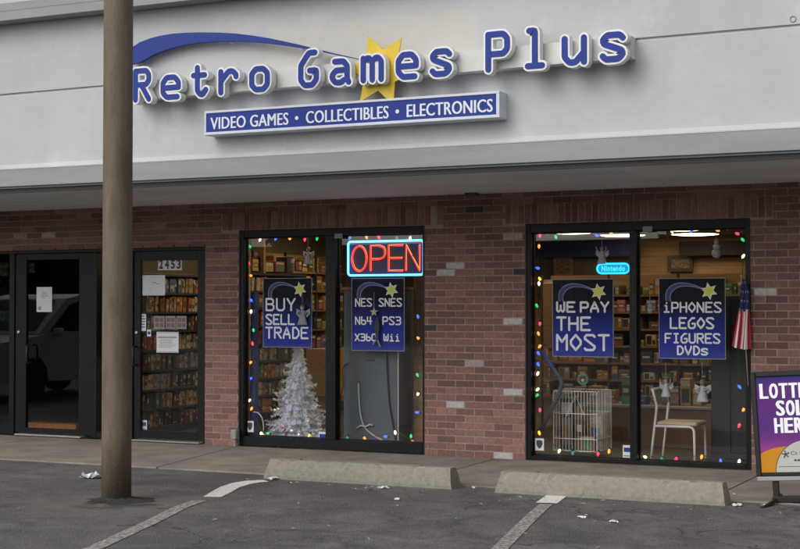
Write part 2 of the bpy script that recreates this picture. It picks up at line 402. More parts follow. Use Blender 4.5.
# oil and sand stain round the pole foot
vm=N.new('ShaderNodeVectorMath'); vm.operation='DISTANCE'; vm.inputs[1].default_value=(-0.34,-4.15,0)
L.new(geo.outputs['Position'],vm.inputs[0])
dist=mth('ADD',vm.outputs['Value'],rng(noise(3.5,5),0.3,0.7,-0.35,0.35))
c5=cmix(rng(dist,0.25,1.1,0.75,0.0),c4,(0.165,0.155,0.138))
c6=cmix(rng(dist,0.02,0.32,0.85,0.0),c5,(0.028,0.026,0.024))
vor=N.new('ShaderNodeTexVoronoi'); vor.feature='DISTANCE_TO_EDGE'; vor.inputs['Scale'].default_value=0.55
vadd=N.new('ShaderNodeVectorMath'); vadd.operation='ADD'; L.new(geo.outputs['Position'],vadd.inputs[0])
nn=N.new('ShaderNodeTexNoise'); nn.inputs['Scale'].default_value=1.6; nn.inputs['Detail'].default_value=6; L.new(geo.outputs['Position'],nn.inputs['Vector'])
vs_=N.new('ShaderNodeVectorMath'); vs_.operation='SCALE'; vs_.inputs['Scale'].default_value=0.9; L.new(nn.outputs['Color'],vs_.inputs[0]); L.new(vs_.outputs[0],vadd.inputs[1])
L.new(vadd.outputs[0],vor.inputs['Vector'])
crack=mth('MULTIPLY',rng(vor.outputs['Distance'],0.0,0.010,1,0),rng(noise(0.8,3),0.45,0.6,0,0.8))
c7=cmix(crack,c6,(0.015,0.014,0.013))
L.new(c7,b.inputs['Base Color'])
bp=N.new('ShaderNodeBump'); bp.inputs['Strength'].default_value=0.5; bp.inputs['Distance'].default_value=0.012
L.new(mth('SUBTRACT',mth('ADD',fine,mth('MULTIPLY',mid,0.8)),crack),bp.inputs['Height']); L.new(bp.outputs['Normal'],b.inputs['Normal'])
L.new(rng(mid,0,1,0.78,0.95),b.inputs['Roughness'])

g=MB()
xs=[-220,-60,-12,12,60,220]; ys=[-220,-60,-16,0.02,60,220]
for i in range(5):
    for j in range(5): g.face([(xs[i],ys[j],0),(xs[i+1],ys[j],0),(xs[i+1],ys[j+1],0),(xs[i],ys[j+1],0)])
g.build('asphalt_lot','asphalt',tag=(None,None,None,'structure'))
# sidewalk slabs, joints left open
ZW=0.014
w=MB(); fy=-2.06
cuts=[(-9.5,-9.5),(-6.9,-6.9),(-4.35,-4.30),(-1.45,-1.90),(1.12,1.02),(3.62,3.60),(6.2,6.2),(9.5,9.5)]
for (a0,a1),(b0,b1) in zip(cuts,cuts[1:]):
    gp=0.008; A=(a0+gp,fy+0.004); Bq=(b0-gp,fy+0.004); Cq=(b1-gp,0.02); D=(a1+gp,0.02)
    w.face([(A[0],A[1],ZW),(Bq[0],Bq[1],ZW),(Cq[0],Cq[1],ZW),(D[0],D[1],ZW)])
    w.face([(A[0],fy,0.0),(Bq[0],fy,0.0),(Bq[0],Bq[1],ZW),(A[0],A[1],ZW)])
    w.face([(Bq[0],fy,0.0),(Cq[0],0.02,0.0),(Cq[0],0.02,ZW),(Bq[0],Bq[1],ZW)])
    w.face([(D[0],0.02,0.0),(A[0],fy,0.0),(A[0],A[1],ZW),(D[0],D[1],ZW)])
w.build('sidewalk','concrete_walk',tag=(None,None,None,'structure'))
# painted bay lines, worn through to the asphalt
def worn(name,col,lo,hi):
    m=mat(name,col,0.85); nt=m.node_tree; N=nt.nodes; L=nt.links; b=N['Principled BSDF']
    ge=N.new('ShaderNodeNewGeometry')
    n=N.new('ShaderNodeTexNoise'); n.inputs['Scale'].default_value=30; n.inputs['Detail'].default_value=8; n.inputs['Roughness'].default_value=0.7
    L.new(ge.outputs['Position'],n.inputs['Vector'])
    r=N.new('ShaderNodeMapRange'); r.inputs['From Min'].default_value=lo; r.inputs['From Max'].default_value=hi
    L.new(n.outputs['Fac'],r.inputs['Value'])
    x=N.new('ShaderNodeMix'); x.data_type='RGBA'; x.inputs['A'].default_value=(0.062,0.06,0.057,1); x.inputs['B'].default_value=(*col,1)
    L.new(r.outputs['Result'],x.inputs['Factor']); L.new(x.outputs['Result'],b.inputs['Base Color'])
worn('line_worn',(0.50,0.48,0.44),0.38,0.66)
worn('line_fresh',(0.70,0.68,0.62),0.30,0.45)
def ribbon(name,pix,wd,mt,z):
    p=[gr(x,y) for x,y in pix]; mb=MB(); Ls=[];Rs=[]
    for i,q in enumerate(p):
        d=(p[min(i+1,len(p)-1)]-p[max(i-1,0)]); d.z=0; d.normalize(); n=Vector((-d.y,d.x,0)); ww=wd[i] if isinstance(wd,list) else wd
        Ls.append(q+n*ww/2); Rs.append(q-n*ww/2)
    for i in range(len(p)-1):
        mb.face([(Rs[i].x,Rs[i].y,z),(Rs[i+1].x,Rs[i+1].y,z),(Ls[i+1].x,Ls[i+1].y,z),(Ls[i].x,Ls[i].y,z)])
    return mb.build(name,mt,tag=(None,None,None,'structure'))
ribbon('painted_bay_line',[(60,563),(98,547),(150,523),(182,507),(200,501)],0.11,'line_worn',0.004)
ribbon('painted_bay_line',[(212,497.5),(221,492.5),(230,487.5),(241,484),(253,482),(266,481.3)],[0.14,0.16,0.16,0.17,0.17,0.15],'line_fresh',0.004)
ribbon('painted_bay_line',[(480,569),(506,543),(530,519),(546,504.5)],0.10,'line_worn',0.004)
ribbon('painted_bay_line',[(546.5,503.5),(556,496.5),(560,493)],0.16,'line_fresh',0.004)
# ------------------------------------------------------------------ the shop building
B=thing('shop_building',(0,0,0),'one storey brick storefront with a grey-white stucco fascia and a deep walkway canopy','building')
XL,XR,ZS=-9.5,9.5,2.565
OPEN=[(-6.0,-2.30,2.14),(-1.888,0.268,2.275),(1.325,3.47,2.262)]
SOL=[(-2.09,0.47,2.275,2.475),(1.12,3.67,2.262,2.462)]
wall=MB()
for x0,x1 in ((XL,-6.0),(-2.30,-1.888),(0.268,1.325),(3.47,XR)): wall.box(x0,x1,0.0035,0.24,0,ZS,0,skip='b')
for x0,x1,z in OPEN: wall.box(x0,x1,0.0036,0.2401,z,ZS,0)
white=[(454,265,1),(443,272,1),(513,236,.6),(513,324,1),(473,366,.6),(518,389,1),(453,408,1),(494,454,1),(434.5,208.7,.45),(763,294.5,1),(55,237.5,.7),(22,237,.4),(600,226,.3)]
dark=[(427,330),(517,271),(484,206),(470,208)]
wp=[(at(x,y,0),s) for x,y,s in white]; dp=[at(x,y,0) for x,y in dark]
PAL=[(.248,.130,.105),(.225,.116,.096),(.258,.137,.112),(.275,.150,.125),(.195,.102,.088),(.238,.127,.106),(.248,.122,.098)]
from mathutils import noise as mnoise
def brick(x0,x1,z0,z1,head=False):
    if x1-x0<0.015: return
    c=R.choice(PAL); k=R.uniform(0.76,1.2)*(1+.28*mnoise.noise(Vector(((x0+x1)*.9,3.1,(z0+z1)*.9)))); c=tuple(q*k for q in c); mi=1
    for p,s in wp:
        if x0-.004<=p.x<=x1+.004 and z0-.004<=p.z<=z1+.006:
            c=(c[0]*(1-s)+.52*s,c[1]*(1-s)+.50*s,c[2]*(1-s)+.47*s)
    for p in dp:
        if x0<=p.x<=x1 and z0<=p.z<=z1+.006: c=(.055,.05,.055)
    yf=R.uniform(-.0014,.0014)
    wall.box(x0+.0005,x1-.0005,yf,0.1,z0,z1,mi,c,skip='k')
pitch,mort=0.0677,0.010; row=0; z=0.016
while z+pitch<=ZS+0.03:
    z1=min(z+pitch-mort,ZS-0.002); zm=(z+z1)/2
    blocks=[(a,b_) for a,b_,t in OPEN if zm<t]+[(a,b_) for a,b_,s0,s1 in SOL if s0<zm<s1]
    blocks=sorted(blocks); iv=[]; cur=-6.9 if True else XL
    for a,b_ in blocks:
        if a>cur: iv.append((cur,a))
        cur=max(cur,b_)
    if cur<6.6: iv.append((cur,6.6))
    for a,b_ in iv:
        ph=0.1 if row%2 else 0.0
        k=math.floor((a-ph)/0.2); x=k*0.2+ph
        while x<b_:
            brick(max(x+mort/2,a+0.001),min(x+0.2-mort/2,b_-0.001),z,z1); x+=0.2
    row+=1; z+=pitch
for a,b_,s0,s1 in SOL:
    n=round((b_-a)/pitch); w_=(b_-a)/n
    for i in range(n): brick(a+i*w_+mort/2,a+(i+1)*w_-mort/2,s0+0.004,s1-0.012)
wall.build('brick_wall',['mortar','brick'],B)
# outer shell: side walls, rear wall, roof
s=MB(); s.box(XL,XL+.2,0.25,10,0,4.17); s.box(XR-.2,XR,0.25,10,0,4.17); s.box(XL,XR,10,10.2,0,4.17); s.box(XL,XR,-1.94,10.2,4.10,4.168)
s.build('outer_wall','facing_wall',B)
# fascia: two stucco panels with a shadow joint between
f=MB()
def sl(z0l,z0r,z1l,z1r,y0,y1,mi=0):
    f.mesh([(XL,y0,z0l),(XR,y0,z0r),(XR,y1,z0r),(XL,y1,z0l),(XL,y0,z1l),(XR,y0,z1r),(XR,y1,z1r),(XL,y1,z1l)],
           [(0,3,2,1),(4,5,6,7),(0,1,5,4),(2,3,7,6),(3,0,4,7),(1,2,6,5)],mi)
dz=0.038/7.55; zj=lambda x:3.508+(x+3.226)*dz
sl(zj(XL)+.006,zj(XR)+.006,4.172,4.172,-2.15,-1.95)
sl(2.60,2.60,zj(XL)-.022,zj(XR)-.022,-2.152,-1.95)
f.mesh([(XL,-2.152,zj(XL)-.022),(XR,-2.152,zj(XR)-.022),(XR,-2.132,zj(XR)-.008),(XL,-2.132,zj(XL)-.008)],[(0,1,2,3)])
f.box(XL,XR,-2.13,-1.96,3.4,3.7)
fas=f.build('fascia','stucco',B)
t=MB(); p=at(793,19,-2.15); t.tube([(p.x+.022*math.cos(a*.6283),-2.152,p.z+.022*math.sin(a*.6283)) for a in range(10)],.004,6,closed=True); t.build('conduit_ring','trim_paint',fas)
t=MB(); t.prism([(-2.20,2.617),(-2.20,2.776),(-2.14,2.776),(-2.12,2.617)],0,1)
t.v=[Vector((XL if v.y<.5 else XR,v.x,v.z)) for v in t.v]; t.build('canopy_trim','trim_paint',B)
t=MB(); t.prism([(-2.203,2.7765),(-2.203,2.786),(-2.1525,2.828),(-2.14,2.828),(-2.14,2.7765)],0,1); t.v=[Vector((XL if v.y<.5 else XR,v.x,v.z)) for v in t.v]; t.build('drip_ledge','stucco',B)
t=MB(); t.box(XL,XR,-2.125,-2.09,2.560,2.6165); t.build('shadow_strip','slot_dark',B)  # dark board; its colour stands in for the shaded slot under the trim
t=MB(); t.box(XL,XR,-2.34,-1.90,4.174,4.26); t.box(XL,XR,-2.343,-1.90,4.26,4.335); t.build('roof_coping','coping_metal',B)
t=MB(); xx=[XL,-6.5,-3.4,-0.3,2.8,5.9,XR]
for a,b_ in zip(xx,xx[1:]): t.box(a+.003,b_-.003,-2.085,0.02,2.566,2.62)
so=t.build('soffit','soffit_board',B)
for x,y in ((224,205),(472,193.5)):
    q=gr(x,y,2.56); t=MB(); t.bbox(q.x-.06,q.x+.06,q.y-.05,q.y+.05,2.50 if x<300 else 2.535,2.5655,.008); t.build('soffit_box','slot_dark',so)
# interior shell
t=MB(); t.box(-3.80,5.2,0.25,9.0,-.02,0.018); t.box(-9.3,-3.80,0.25,9.0,-.02,0.018); t.build('interior_floor','interior_floor',B)
t=MB(); t.box(XL+.2,XR-.2,0.245,9.95,2.55,2.61); t.build('interior_ceiling','interior_ceiling',B)
for a,b_ in ((-3.80,-3.72),(5.2,5.3)): t=MB(); t.box(a,b_,0.245,9.0,0.02,2.549); t.build('interior_wall','interior_wall',B)
t=MB()
for i in range(17): t.box(-3.718,5.198,8.985,9.1,.05+i*.147,.05+i*.147+.138)
t.box(-3.718,5.198,9.0,9.15,0.02,2.549); t.build('slatted_back_wall','wood_slat',B)
t=MB(); t.box(-9.3,-3.81,3.6,3.7,.02,2.549); t.build('dark_back_wall','dark_wall',B)
# storefront frames
def pane(name,x0,x1,y,z0,z1,parent):
    q=MB(); q.face([(x0,y,z0),(x1,y,z0),(x1,y,z1),(x0,y,z1)]); return q.build(name,'pane',parent)
def win(x0,x1,z0,z1,fl,fr,ft,fb,mx0,mx1):
    q=MB(); y0,y1=0.03,0.13
    q.bbox(x0+.001,x0+fl,y0,y1,z0,z1,.003); q.bbox(x1-fr,x1-.001,y0,y1,z0,z1,.003); q.bbox(mx0,mx1,y0,y1,z0+fb,z1-ft,.003)
    q.bbox(x0+fl,x1-fr,y0,y1,z1-ft,z1-.001,.003); q.bbox(x0+fl,x1-fr,y0-.004,y1,z0,z0+fb,.003)
    for a,b_ in ((x0+fl,mx0),(mx1,x1-fr)):                  # glazing stops
        for c_ in ((a,a+.012),(b_-.012,b_)): q.box(c_[0]+.0004,c_[1]-.0004,.088,.112,z0+fb,z1-ft)
        q.box(a+.012,b_-.012,.088,.112,z0+fb+.0004,z0+fb+.012); q.box(a+.012,b_-.012,.088,.112,z1-ft-.012,z1-ft-.0004)
    o=q.build('display_window','frame_black',B)
    pane('window_pane',x0+fl+.012,mx0-.012,.1,z0+fb+.012,z1-ft-.012,o); pane('window_pane',mx1+.012,x1-fr-.012,.1,z0+fb+.012,z1-ft-.012,o)
    return o
W1=win(-1.888,0.268,.022,2.275,.05,.036,.075,.10,-0.86,-0.745)
W2=win(1.325,3.47,.022,2.262,.05,.052,.085,.035,2.345,2.415)
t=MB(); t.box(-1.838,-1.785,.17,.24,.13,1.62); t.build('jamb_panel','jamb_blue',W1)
for k,(wq,pts) in enumerate(((W1,[(338.5,236)]),(W2,[(647.5,229)]))):
    for x,y in pts:
        q=at(x,y,.028); t=MB(); t.box(q.x-.045,q.x+.045,.0255,.0285,q.z-.024,q.z+.024); t.build('alarm_plate','ink_grey',wq)
q=MB()
for a,b_ in ((-5.999,-5.95),(-4.98,-4.905),(-3.795,-3.745),(-3.31,-3.255),(-2.345,-2.301)): q.bbox(a,b_,.03,.13,.022,2.079,.003)
q.bbox(-5.999,-2.301,.03,.13,2.079,2.139,.003); q.bbox(-3.745,-3.31,.03,.13,.022,.10,.003); q.bbox(-5.95,-4.98,.03,.13,.022,.10,.003)
DF=q.build('door_frame','frame_black',B)
pane('window_pane',-3.745,-3.31,.09,.10,2.079,DF); pane('window_pane',-5.95,-4.98,.09,.10,2.079,DF)
q=MB(); q.bbox(at(16,437,0).x,at(82,437,0).x,-.035,.16,.022,.040,.005); q.build('threshold','aluminium',DF)
q=MB(); q.bbox(-3.25,-2.35,-.035,.16,.022,.034,.004); q.build('threshold','aluminium',DF)
def door(x0,x1,sl_,sr,zt,zb,lockpx,hpx):
    q=MB(); y0,y1=.045,.09
    q.bbox(x0,x0+sl_,y0,y1,.045,2.075,.003); q.bbox(x1-sr,x1,y0,y1,.045,2.075,.003)
    q.bbox(x0+sl_,x1-sr,y0,y1,zt,2.075,.003); q.bbox(x0+sl_,x1-sr,y0,y1,.045,zb,.003)
    d=q.build('door','frame_black',B); pane('door_pane',x0+sl_,x1-sr,.068,zb,zt,d)
    p=at(*lockpx,.04); k=MB(); k.lathe([(.017,0),(.019,.004),(.019,.012),(.012,.016)],(0,0,0),14)
    k.v=[Vector((p.x+v.x,.045-v.z,p.z+v.y)) for v in k.v]; k.build('lock','chrome',d,smooth=False)
    p=at(*hpx,.0); k=MB(); h=.10
    k.tube([(p.x,.046,p.z+h),(p.x,-.005,p.z+h),(p.x,-.022,p.z+h-.02),(p.x,-.022,p.z-h+.02),(p.x,-.005,p.z-h),(p.x,.046,p.z-h)],.011,8); k.build('handle','frame_inner',d,smooth=True)
    return d
D1=door(-4.90,-3.80,.155,.20,2.005,.105,(18.5,332),(28,354))
D2=door(-3.25,-2.35,.085,.075,1.975,.135,(136.5,332.5),(134,356))
# ------------------------------------------------------------------ shop sign on the fascia
YL,YB=-2.375,-2.33
S=thing('shop_sign',(0.8,-2.15,3.42),'blue and white channel letter shop name on a white raceway, with swoosh and yellow star','sign')
SG=[("R",132,152.6,.338),("e",159.2,182.4,.256),("t",189.6,209.8,.318),("r",217,240,.262),("o",247.8,271.5,.258),("G",296.7,320.6,.354),("a",328,353,.258),("m",359,385.6,.262),("e",394,420.6,.262),("s",428,454,.262),("P",483.6,512,.358),("l",523,547,.358),("u",559.8,589,.268),("s",597.8,628,.266)]
wo,wi=0.0405,0.0240
for ch,l,r,h in SG:
    xa=at(l,70,YL).x+wo; xb=at(r,70,YL).x-wo; zb=3.280+.0085*(xa+1.44)+wo; zt=zb+h-2*wo
    allp=[p for pl,cl in strokes(ch) for p in pl]; gx=max(p[0] for p in allp); gy=max(p[1] for p in allp); g0=min(p[0] for p in allp)
    tr=lambda p:(xa+(p[0]-g0)/(gx-g0)*(xb-xa),zb+p[1]/gy*(zt-zb))
    can=MB(); fc=MB()
    for k,(pl,cl) in enumerate(strokes(ch)):
        e=k*.0006
        can.stroke([tr(p) for p in pl],wo,lambda x,z,y:(x,y,z),YL+e,YB+.03,cl)
        fc.stroke([tr(p) for p in pl],wi,lambda x,z,y:(x,y,z),YL-.006+e*2,YL+.002,cl)
    c=can.build('letter','letter_white',S); fc.build('letter_face','letter_blue',c)
rw=MB(); a=at(133,80,-2.275).x; b_=at(631,60,-2.275).x
rw.mesh([(a,-2.275,3.335),(b_,-2.275,3.375),(b_,-2.148,3.375),(a,-2.148,3.335),(a,-2.275,3.50),(b_,-2.275,3.545),(b_,-2.148,3.545),(a,-2.148,3.50)],
        [(0,3,2,1),(4,5,6,7),(0,1,5,4),(2,3,7,6),(3,0,4,7),(1,2,6,5)])
rw.build('raceway','raceway_white',S)
st=MB(); c=at(380.5,70,-2.288); pts=[]
for k in range(12):
    a=rad(112-30*k); rr=.32 if k%2==0 else .17
    pts.append((c.x+rr*math.cos(a)*.98,c.z+rr*math.sin(a)))
st.prism(pts,-2.288,-2.276); st.build('star','star_yellow',S)
up_=[(128,50.5),(132,47),(140,42),(150,38.2),(160,35.6),(172,33.6),(185,32.6),(200,32.2),(218,32.4),(236,33.4),(254,35.6),(270,38.2),(286,41.6),(302,45.2),(318,49.2),(336,53.6),(357,58.2)]
lo_=[(357,58.8),(336,54.8),(318,50.8),(302,48),(286,45.6),(270,43.3),(254,41.8),(236,41),(218,41.2),(200,42.4),(185,44.6),(172,47.6),(160,51.5),(150,56.2),(140,62),(132,64),(128,64)]
sw=MB(); U=[at(x,y,-2.25) for x,y in up_]; Lw=[at(x,y,-2.25) for x,y in lo_][::-1]
for i in range(len(U)-1):
    q=[Lw[i],Lw[i+1],U[i+1],U[i]]; sw.face(q)
    sw.face([(p.x,-2.21,p.z) for p in (U[i],U[i+1],Lw[i+1],Lw[i])])
    for a,b_ in ((U[i],U[i+1]),(Lw[i+1],Lw[i])): sw.face([a,(a.x,-2.21,a.z),(b_.x,-2.21,b_.z),b_])
swo=sw.build('swoosh','swoosh_blue',S)
for x in (160,230,300):
    sp=MB(); q=at(x,(37+46)/2 if x<300 else 46.2,-2.21); sp.box(q.x-.01,q.x+.01,-2.211,-2.149,q.z-.01,q.z+.01); sp.build('standoff','raceway_white',swo)
# banner cabinet below
BN=thing('banner_sign',(0.62,-2.15,2.97),'long blue panel with white capitals VIDEO GAMES COLLECTIBLES ELECTRONICS under the shop name','sign')
bx0,bx1=-.785,2.008; bz0,bz1=2.972,3.186
q=MB(); q.bbox(bx0,bx1,-2.30,-2.149,bz0,bz1,.006)
for r_ in ((bx0+.001,bx1-.001,bz1-.022,bz1-.001),(bx0+.001,bx1-.001,bz0+.001,bz0+.026),(bx0+.001,bx0+.02,bz0+.026,bz1-.022),(bx1-.03,bx1-.001,bz0+.026,bz1-.022)): q.bbox(r_[0],r_[1],-2.312,-2.298,r_[2],r_[3],.003)
cab=q.build('cabinet','banner_frame',BN)
q=MB(); q.box(bx0+.02,bx1-.03,-2.304,-2.299,bz0+.026,bz1-.022); fcb=q.build('panel_face','banner_blue',BN)
for tx,l,r_ in (("VIDEO GAMES",210.8,288.2),("COLLECTIBLES",306.2,388.4),("ELECTRONICS",407,492.4)):
    xa=at(l,115,-2.306).x; xb=at(r_,105,-2.306).x; q=MB()
    for k,dx in enumerate((-.0034,0,.0034)): q.text(tx,lambda u,v:(xa+dx+u*(xb-xa),-2.3062-k*.0004,3.022+v*.104),0.0)
    q.build('lettering','banner_text',fcb)
q=MB()
for px in (296.7,397.3):
    q=MB(); c=at(px,112,-2.306); q.face([(c.x+.017*math.cos(k*.5236),-2.3065,3.074+.017*math.sin(k*.5236)) for k in range(12)]); q.build('bullet','banner_text',fcb)
# ------------------------------------------------------------------ pole, wheel stops, pipe, roadside sign
PC=gr(116.3,500); PC.z=0
P=thing('steel_pole',PC,'brown rust-streaked steel pole standing in the parking lot before the doors','pole')
q=MB(); n=28
q.lathe([(.113,0),(.112,.5),(.112,2),(.111,4),(.110,6.5)],PC,n); q.build('shaft','pole_steel',P,smooth=True)
q=MB(); n=26; ins=[];mid_=[];out_=[]
for k in range(n):
    a=2*math.pi*k/n; r1=.135+R.uniform(-.01,.02); r2=.19+R.uniform(-.03,.07)+(.08 if math.cos(a)>.4 else 0)
    ins.append((PC.x+.108*math.cos(a),PC.y+.108*math.sin(a),.022+R.uniform(0,.012))); mid_.append((PC.x+r1*math.cos(a),PC.y+r1*math.sin(a),.012+R.uniform(0,.006))); out_.append((PC.x+r2*math.cos(a),PC.y+r2*math.sin(a),.001))
q.mesh(ins+mid_+out_,[(i,(i+1)%n,n+(i+1)%n,n+i) for i in range(n)]+[(n+i,n+(i+1)%n,2*n+(i+1)%n,2*n+i) for i in range(n)]); q.f=[f[::-1] for f in q.f]; q.build('tar_collar','tar',P)
q=MB(); q.lathe([(.112,6.5),(.115,6.52),(.10,6.56),(.02,6.6)],PC,20); q.build('cap','pole_steel',P)
def wheel_stop(x0,x1,y0,label):
    o=thing('wheel_stop',((x0+x1)/2,y0,0),label,'wheel stop','concrete wheel stops along the sidewalk')
    q=MB(); prof=[(0,0.0),(0.0,.03),(.012,.09),(.035,.155),(.047,.165),(.145,.165),(.157,.155),(.18,.09),(.192,.03),(.192,0)]
    ns=46; rows=[]
    for i in range(ns+1):
        u=i/ns; x=x0+(x1-x0)*u; e=min(u,1-u)*(x1-x0); rr=[]
        for k,(py,pz) in enumerate(prof):
            j=R.uniform(-.002,.002) if 0<k<9 else 0
            chip=0
            if k in (3,4) and R.random()<.10: chip=R.uniform(.006,.018)
            xx=x+(.05*(pz/.165) if i==0 else -.03*(pz/.165) if i==ns else 0)
            rr.append((xx,y0+py+j+chip*.5,max(pz+j*.6-chip,0)))
        rows.append(rr)
    m_=len(prof); vs=[p for r_ in rows for p in r_]
    fs=[(i*m_+k,(i+1)*m_+k,(i+1)*m_+k+1,i*m_+k+1) for i in range(ns) for k in range(m_-1)]
    fs+=[tuple(range(m_-1,-1,-1)),tuple(range(ns*m_,ns*m_+m_))]; q.mesh(vs,fs); body=q.build('body','concrete_stop',o)
    for u in (.18,.82):
        q=MB(); x=x0+(x1-x0)*u; q.lathe([(.014,.155),(.014,.170),(.008,.173)],(x,y0+.095,0),10); q.build('anchor_pin','pole_steel',o)
    return o
wheel_stop(-.18,1.583,-2.30,'weathered concrete wheel stop in front of the window with the neon OPEN sign')
wheel_stop(1.968,3.80,-2.335,'speckled concrete wheel stop in front of the window with the white chair')
q=at(235.3,434.5,-.03)
P=thing('standpipe',(q.x,-.04,ZW),'short grey utility pipe with a small box on the narrow brick pier','pipe')
t=MB(); t.tube([(q.x,-.035,ZW),(q.x,-.035,q.z-.04)],.014,10); t.build('pipe','pipe_grey',P)
t=MB(); t.bbox(q.x-.035,q.x+.035,-.075,-.002,q.z-.05,q.z+.05,.008); t.build('valve_box','pipe_grey',P)
# ------------------------------------------------------------------ lottery sidewalk sign (local frame, then turned)
LG=thing('sidewalk_sign',(4.455,-2.02,0),'black framed purple sidewalk sign with white LOTTERY SOLD HERE lettering','sign')
LG.rotation_euler=(0,rad(-3.4),rad(2))
x0,x1,z0,z1=-.475,.155,.225,1.005
q=MB(); fr=.038
q.bbox(x0,x0+fr,-.025,.025,z0,z1,.006);q.bbox(x1-fr,x1,-.025,.025,z0,z1,.006);q.bbox(x0+fr,x1-fr,-.025,.025,z1-fr,z1,.006);q.bbox(x0+fr,x1-fr,-.025,.025,z0,z0+fr*.8,.006)
q.build('frame','sign_black',LG,local=True)
q=MB(); q.bbox(x0+.002,x1-.002,-.03,.03,z0-.034,z0-.001,.005); q.build('bottom_rail','sign_silver',LG,local=True)
q=MB(); a,b_=x0+fr,x1-fr; c0,c1=z0+fr*.8,z1-fr; H=c1-c0
def lerp(s,t_):
    for (p,ca),(p2,cb) in zip(s,s[1:]):
        if t_<=p2: k=(t_-p)/(p2-p); return tuple(ca[i]+(cb[i]-ca[i])*k for i in range(3))
    return s[-1][1]
GRD=[(0,(.33,.06,.22)),(.22,(.30,.06,.24)),(.34,(.17,.04,.22)),(.46,(.10,.035,.21)),(.7,(.12,.035,.20)),(.9,(.11,.035,.20)),(1.0,(.035,.03,.17))]
nz=40
for i in range(nz): q.face([(a,-.012,c0+H*i/nz),(b_,-.012,c0+H*i/nz),(b_,-.012,c0+H*(i+1)/nz),(a,-.012,c0+H*(i+1)/nz)],0,lerp(GRD,(i+.5)/nz))
q.face([(b_,.02,c0),(a,.02,c0),(a,.02,c1),(b_,.02,c1)],0,(.3,.3,.3))
hp=[(a,c0+.135),(a+.035,c0+.155),(a+.08,c0+.172),(a+.13,c0+.184),(a+.19,c0+.190),(a+.26,c0+.186),(a+.36,c0+.17)]
for i in range(6): q.face([(hp[i][0],-.013,c0),(hp[i+1][0],-.013,c0),(hp[i+1][0],-.013,hp[i+1][1]),(hp[i][0],-.013,hp[i][1])],0,(.58,.25,.02))
cx_,rr=a+.345,.235
for rad_,yy,cc in ((rr+.005,-.0138,(.05,.05,.05)),(rr,-.0146,(.50,.51,.48))):
    q.face([(cx_+rad_*math.cos(k*math.pi/28),yy,c0+.0005+rad_*math.sin(k*math.pi/28)) for k in range(29)],0,cc)
q.face([(cx_-.02,-.0150,c0+.222),(cx_+.05,-.0150,c0+.214),(cx_+.14,-.0150,c0+.235),(cx_+.12,-.0150,c0+.31),(cx_+.02,-.0150,c0+.285)],0,(.25,.40,.06))
pn=q.build('poster_panel','tone_print',LG,local=True)
for tx,xl,xr,zt_,hh in (("LOTTERY",a+.022,a+.522,c1-.052,.112),("SOLD",a+.135,a+.425,c1-.180,.114),("HERE",a+.115,a+.405,c1-.310,.112)):
    q=MB()
    cw=(xr-xl)/len(tx)
    for n_,ch in enumerate(tx):
        for k,dx in enumerate((-.005,0,.005)): q.text(ch,lambda u,v:(xl+n_*cw+.006+dx+u*(cw-.016),-.0158-k*.0004,zt_-hh+v*hh),.012)
    q.build('lettering','poster_white',pn,local=True)
q=MB(); q.text("Ct Lottery",lambda u,v:(a+.222+u*.215,-.0165,c0+.118+v*.036),.0)
for k in range(7): q.box(a+.245+k*.024,a+.245+k*.024+.018,-.0170,-.0160,c0+.082,c0+.093)
q.box(a+.13,a+.50,-.0168,-.0160,c0+.040,c0+.0425)
e=(a+.185,c0+.132)
for k in range(5):
    an=rad(90+72*k+8); q.stroke([(e[0],e[1]),(e[0]+.026*math.cos(an),e[1]+.026*math.sin(an))],.004,lambda x,z,y:(x,y,z),-.0166-k*.0002,None)
q.build('emblem','ink',pn,local=True)
for sx in (-.34,.02):
    q=MB(); q.bbox(sx-.022,sx+.022,-.02,.02,.03,z0-.036,.004); q.build('post','sign_black',LG,local=True)
for sx in (-.34,.02):
    q=MB(); q.tube([(sx-.06,-.30,.018),(sx,-.02,.05),(sx,.02,.05),(sx-.03,.34,.045)],.016,8); q.build('foot','sign_black',LG,local=True)
q=MB(); q.bbox(-.37,.05,-.035,.035,.03,.075,.008); q.build('base','sign_black',LG,local=True)
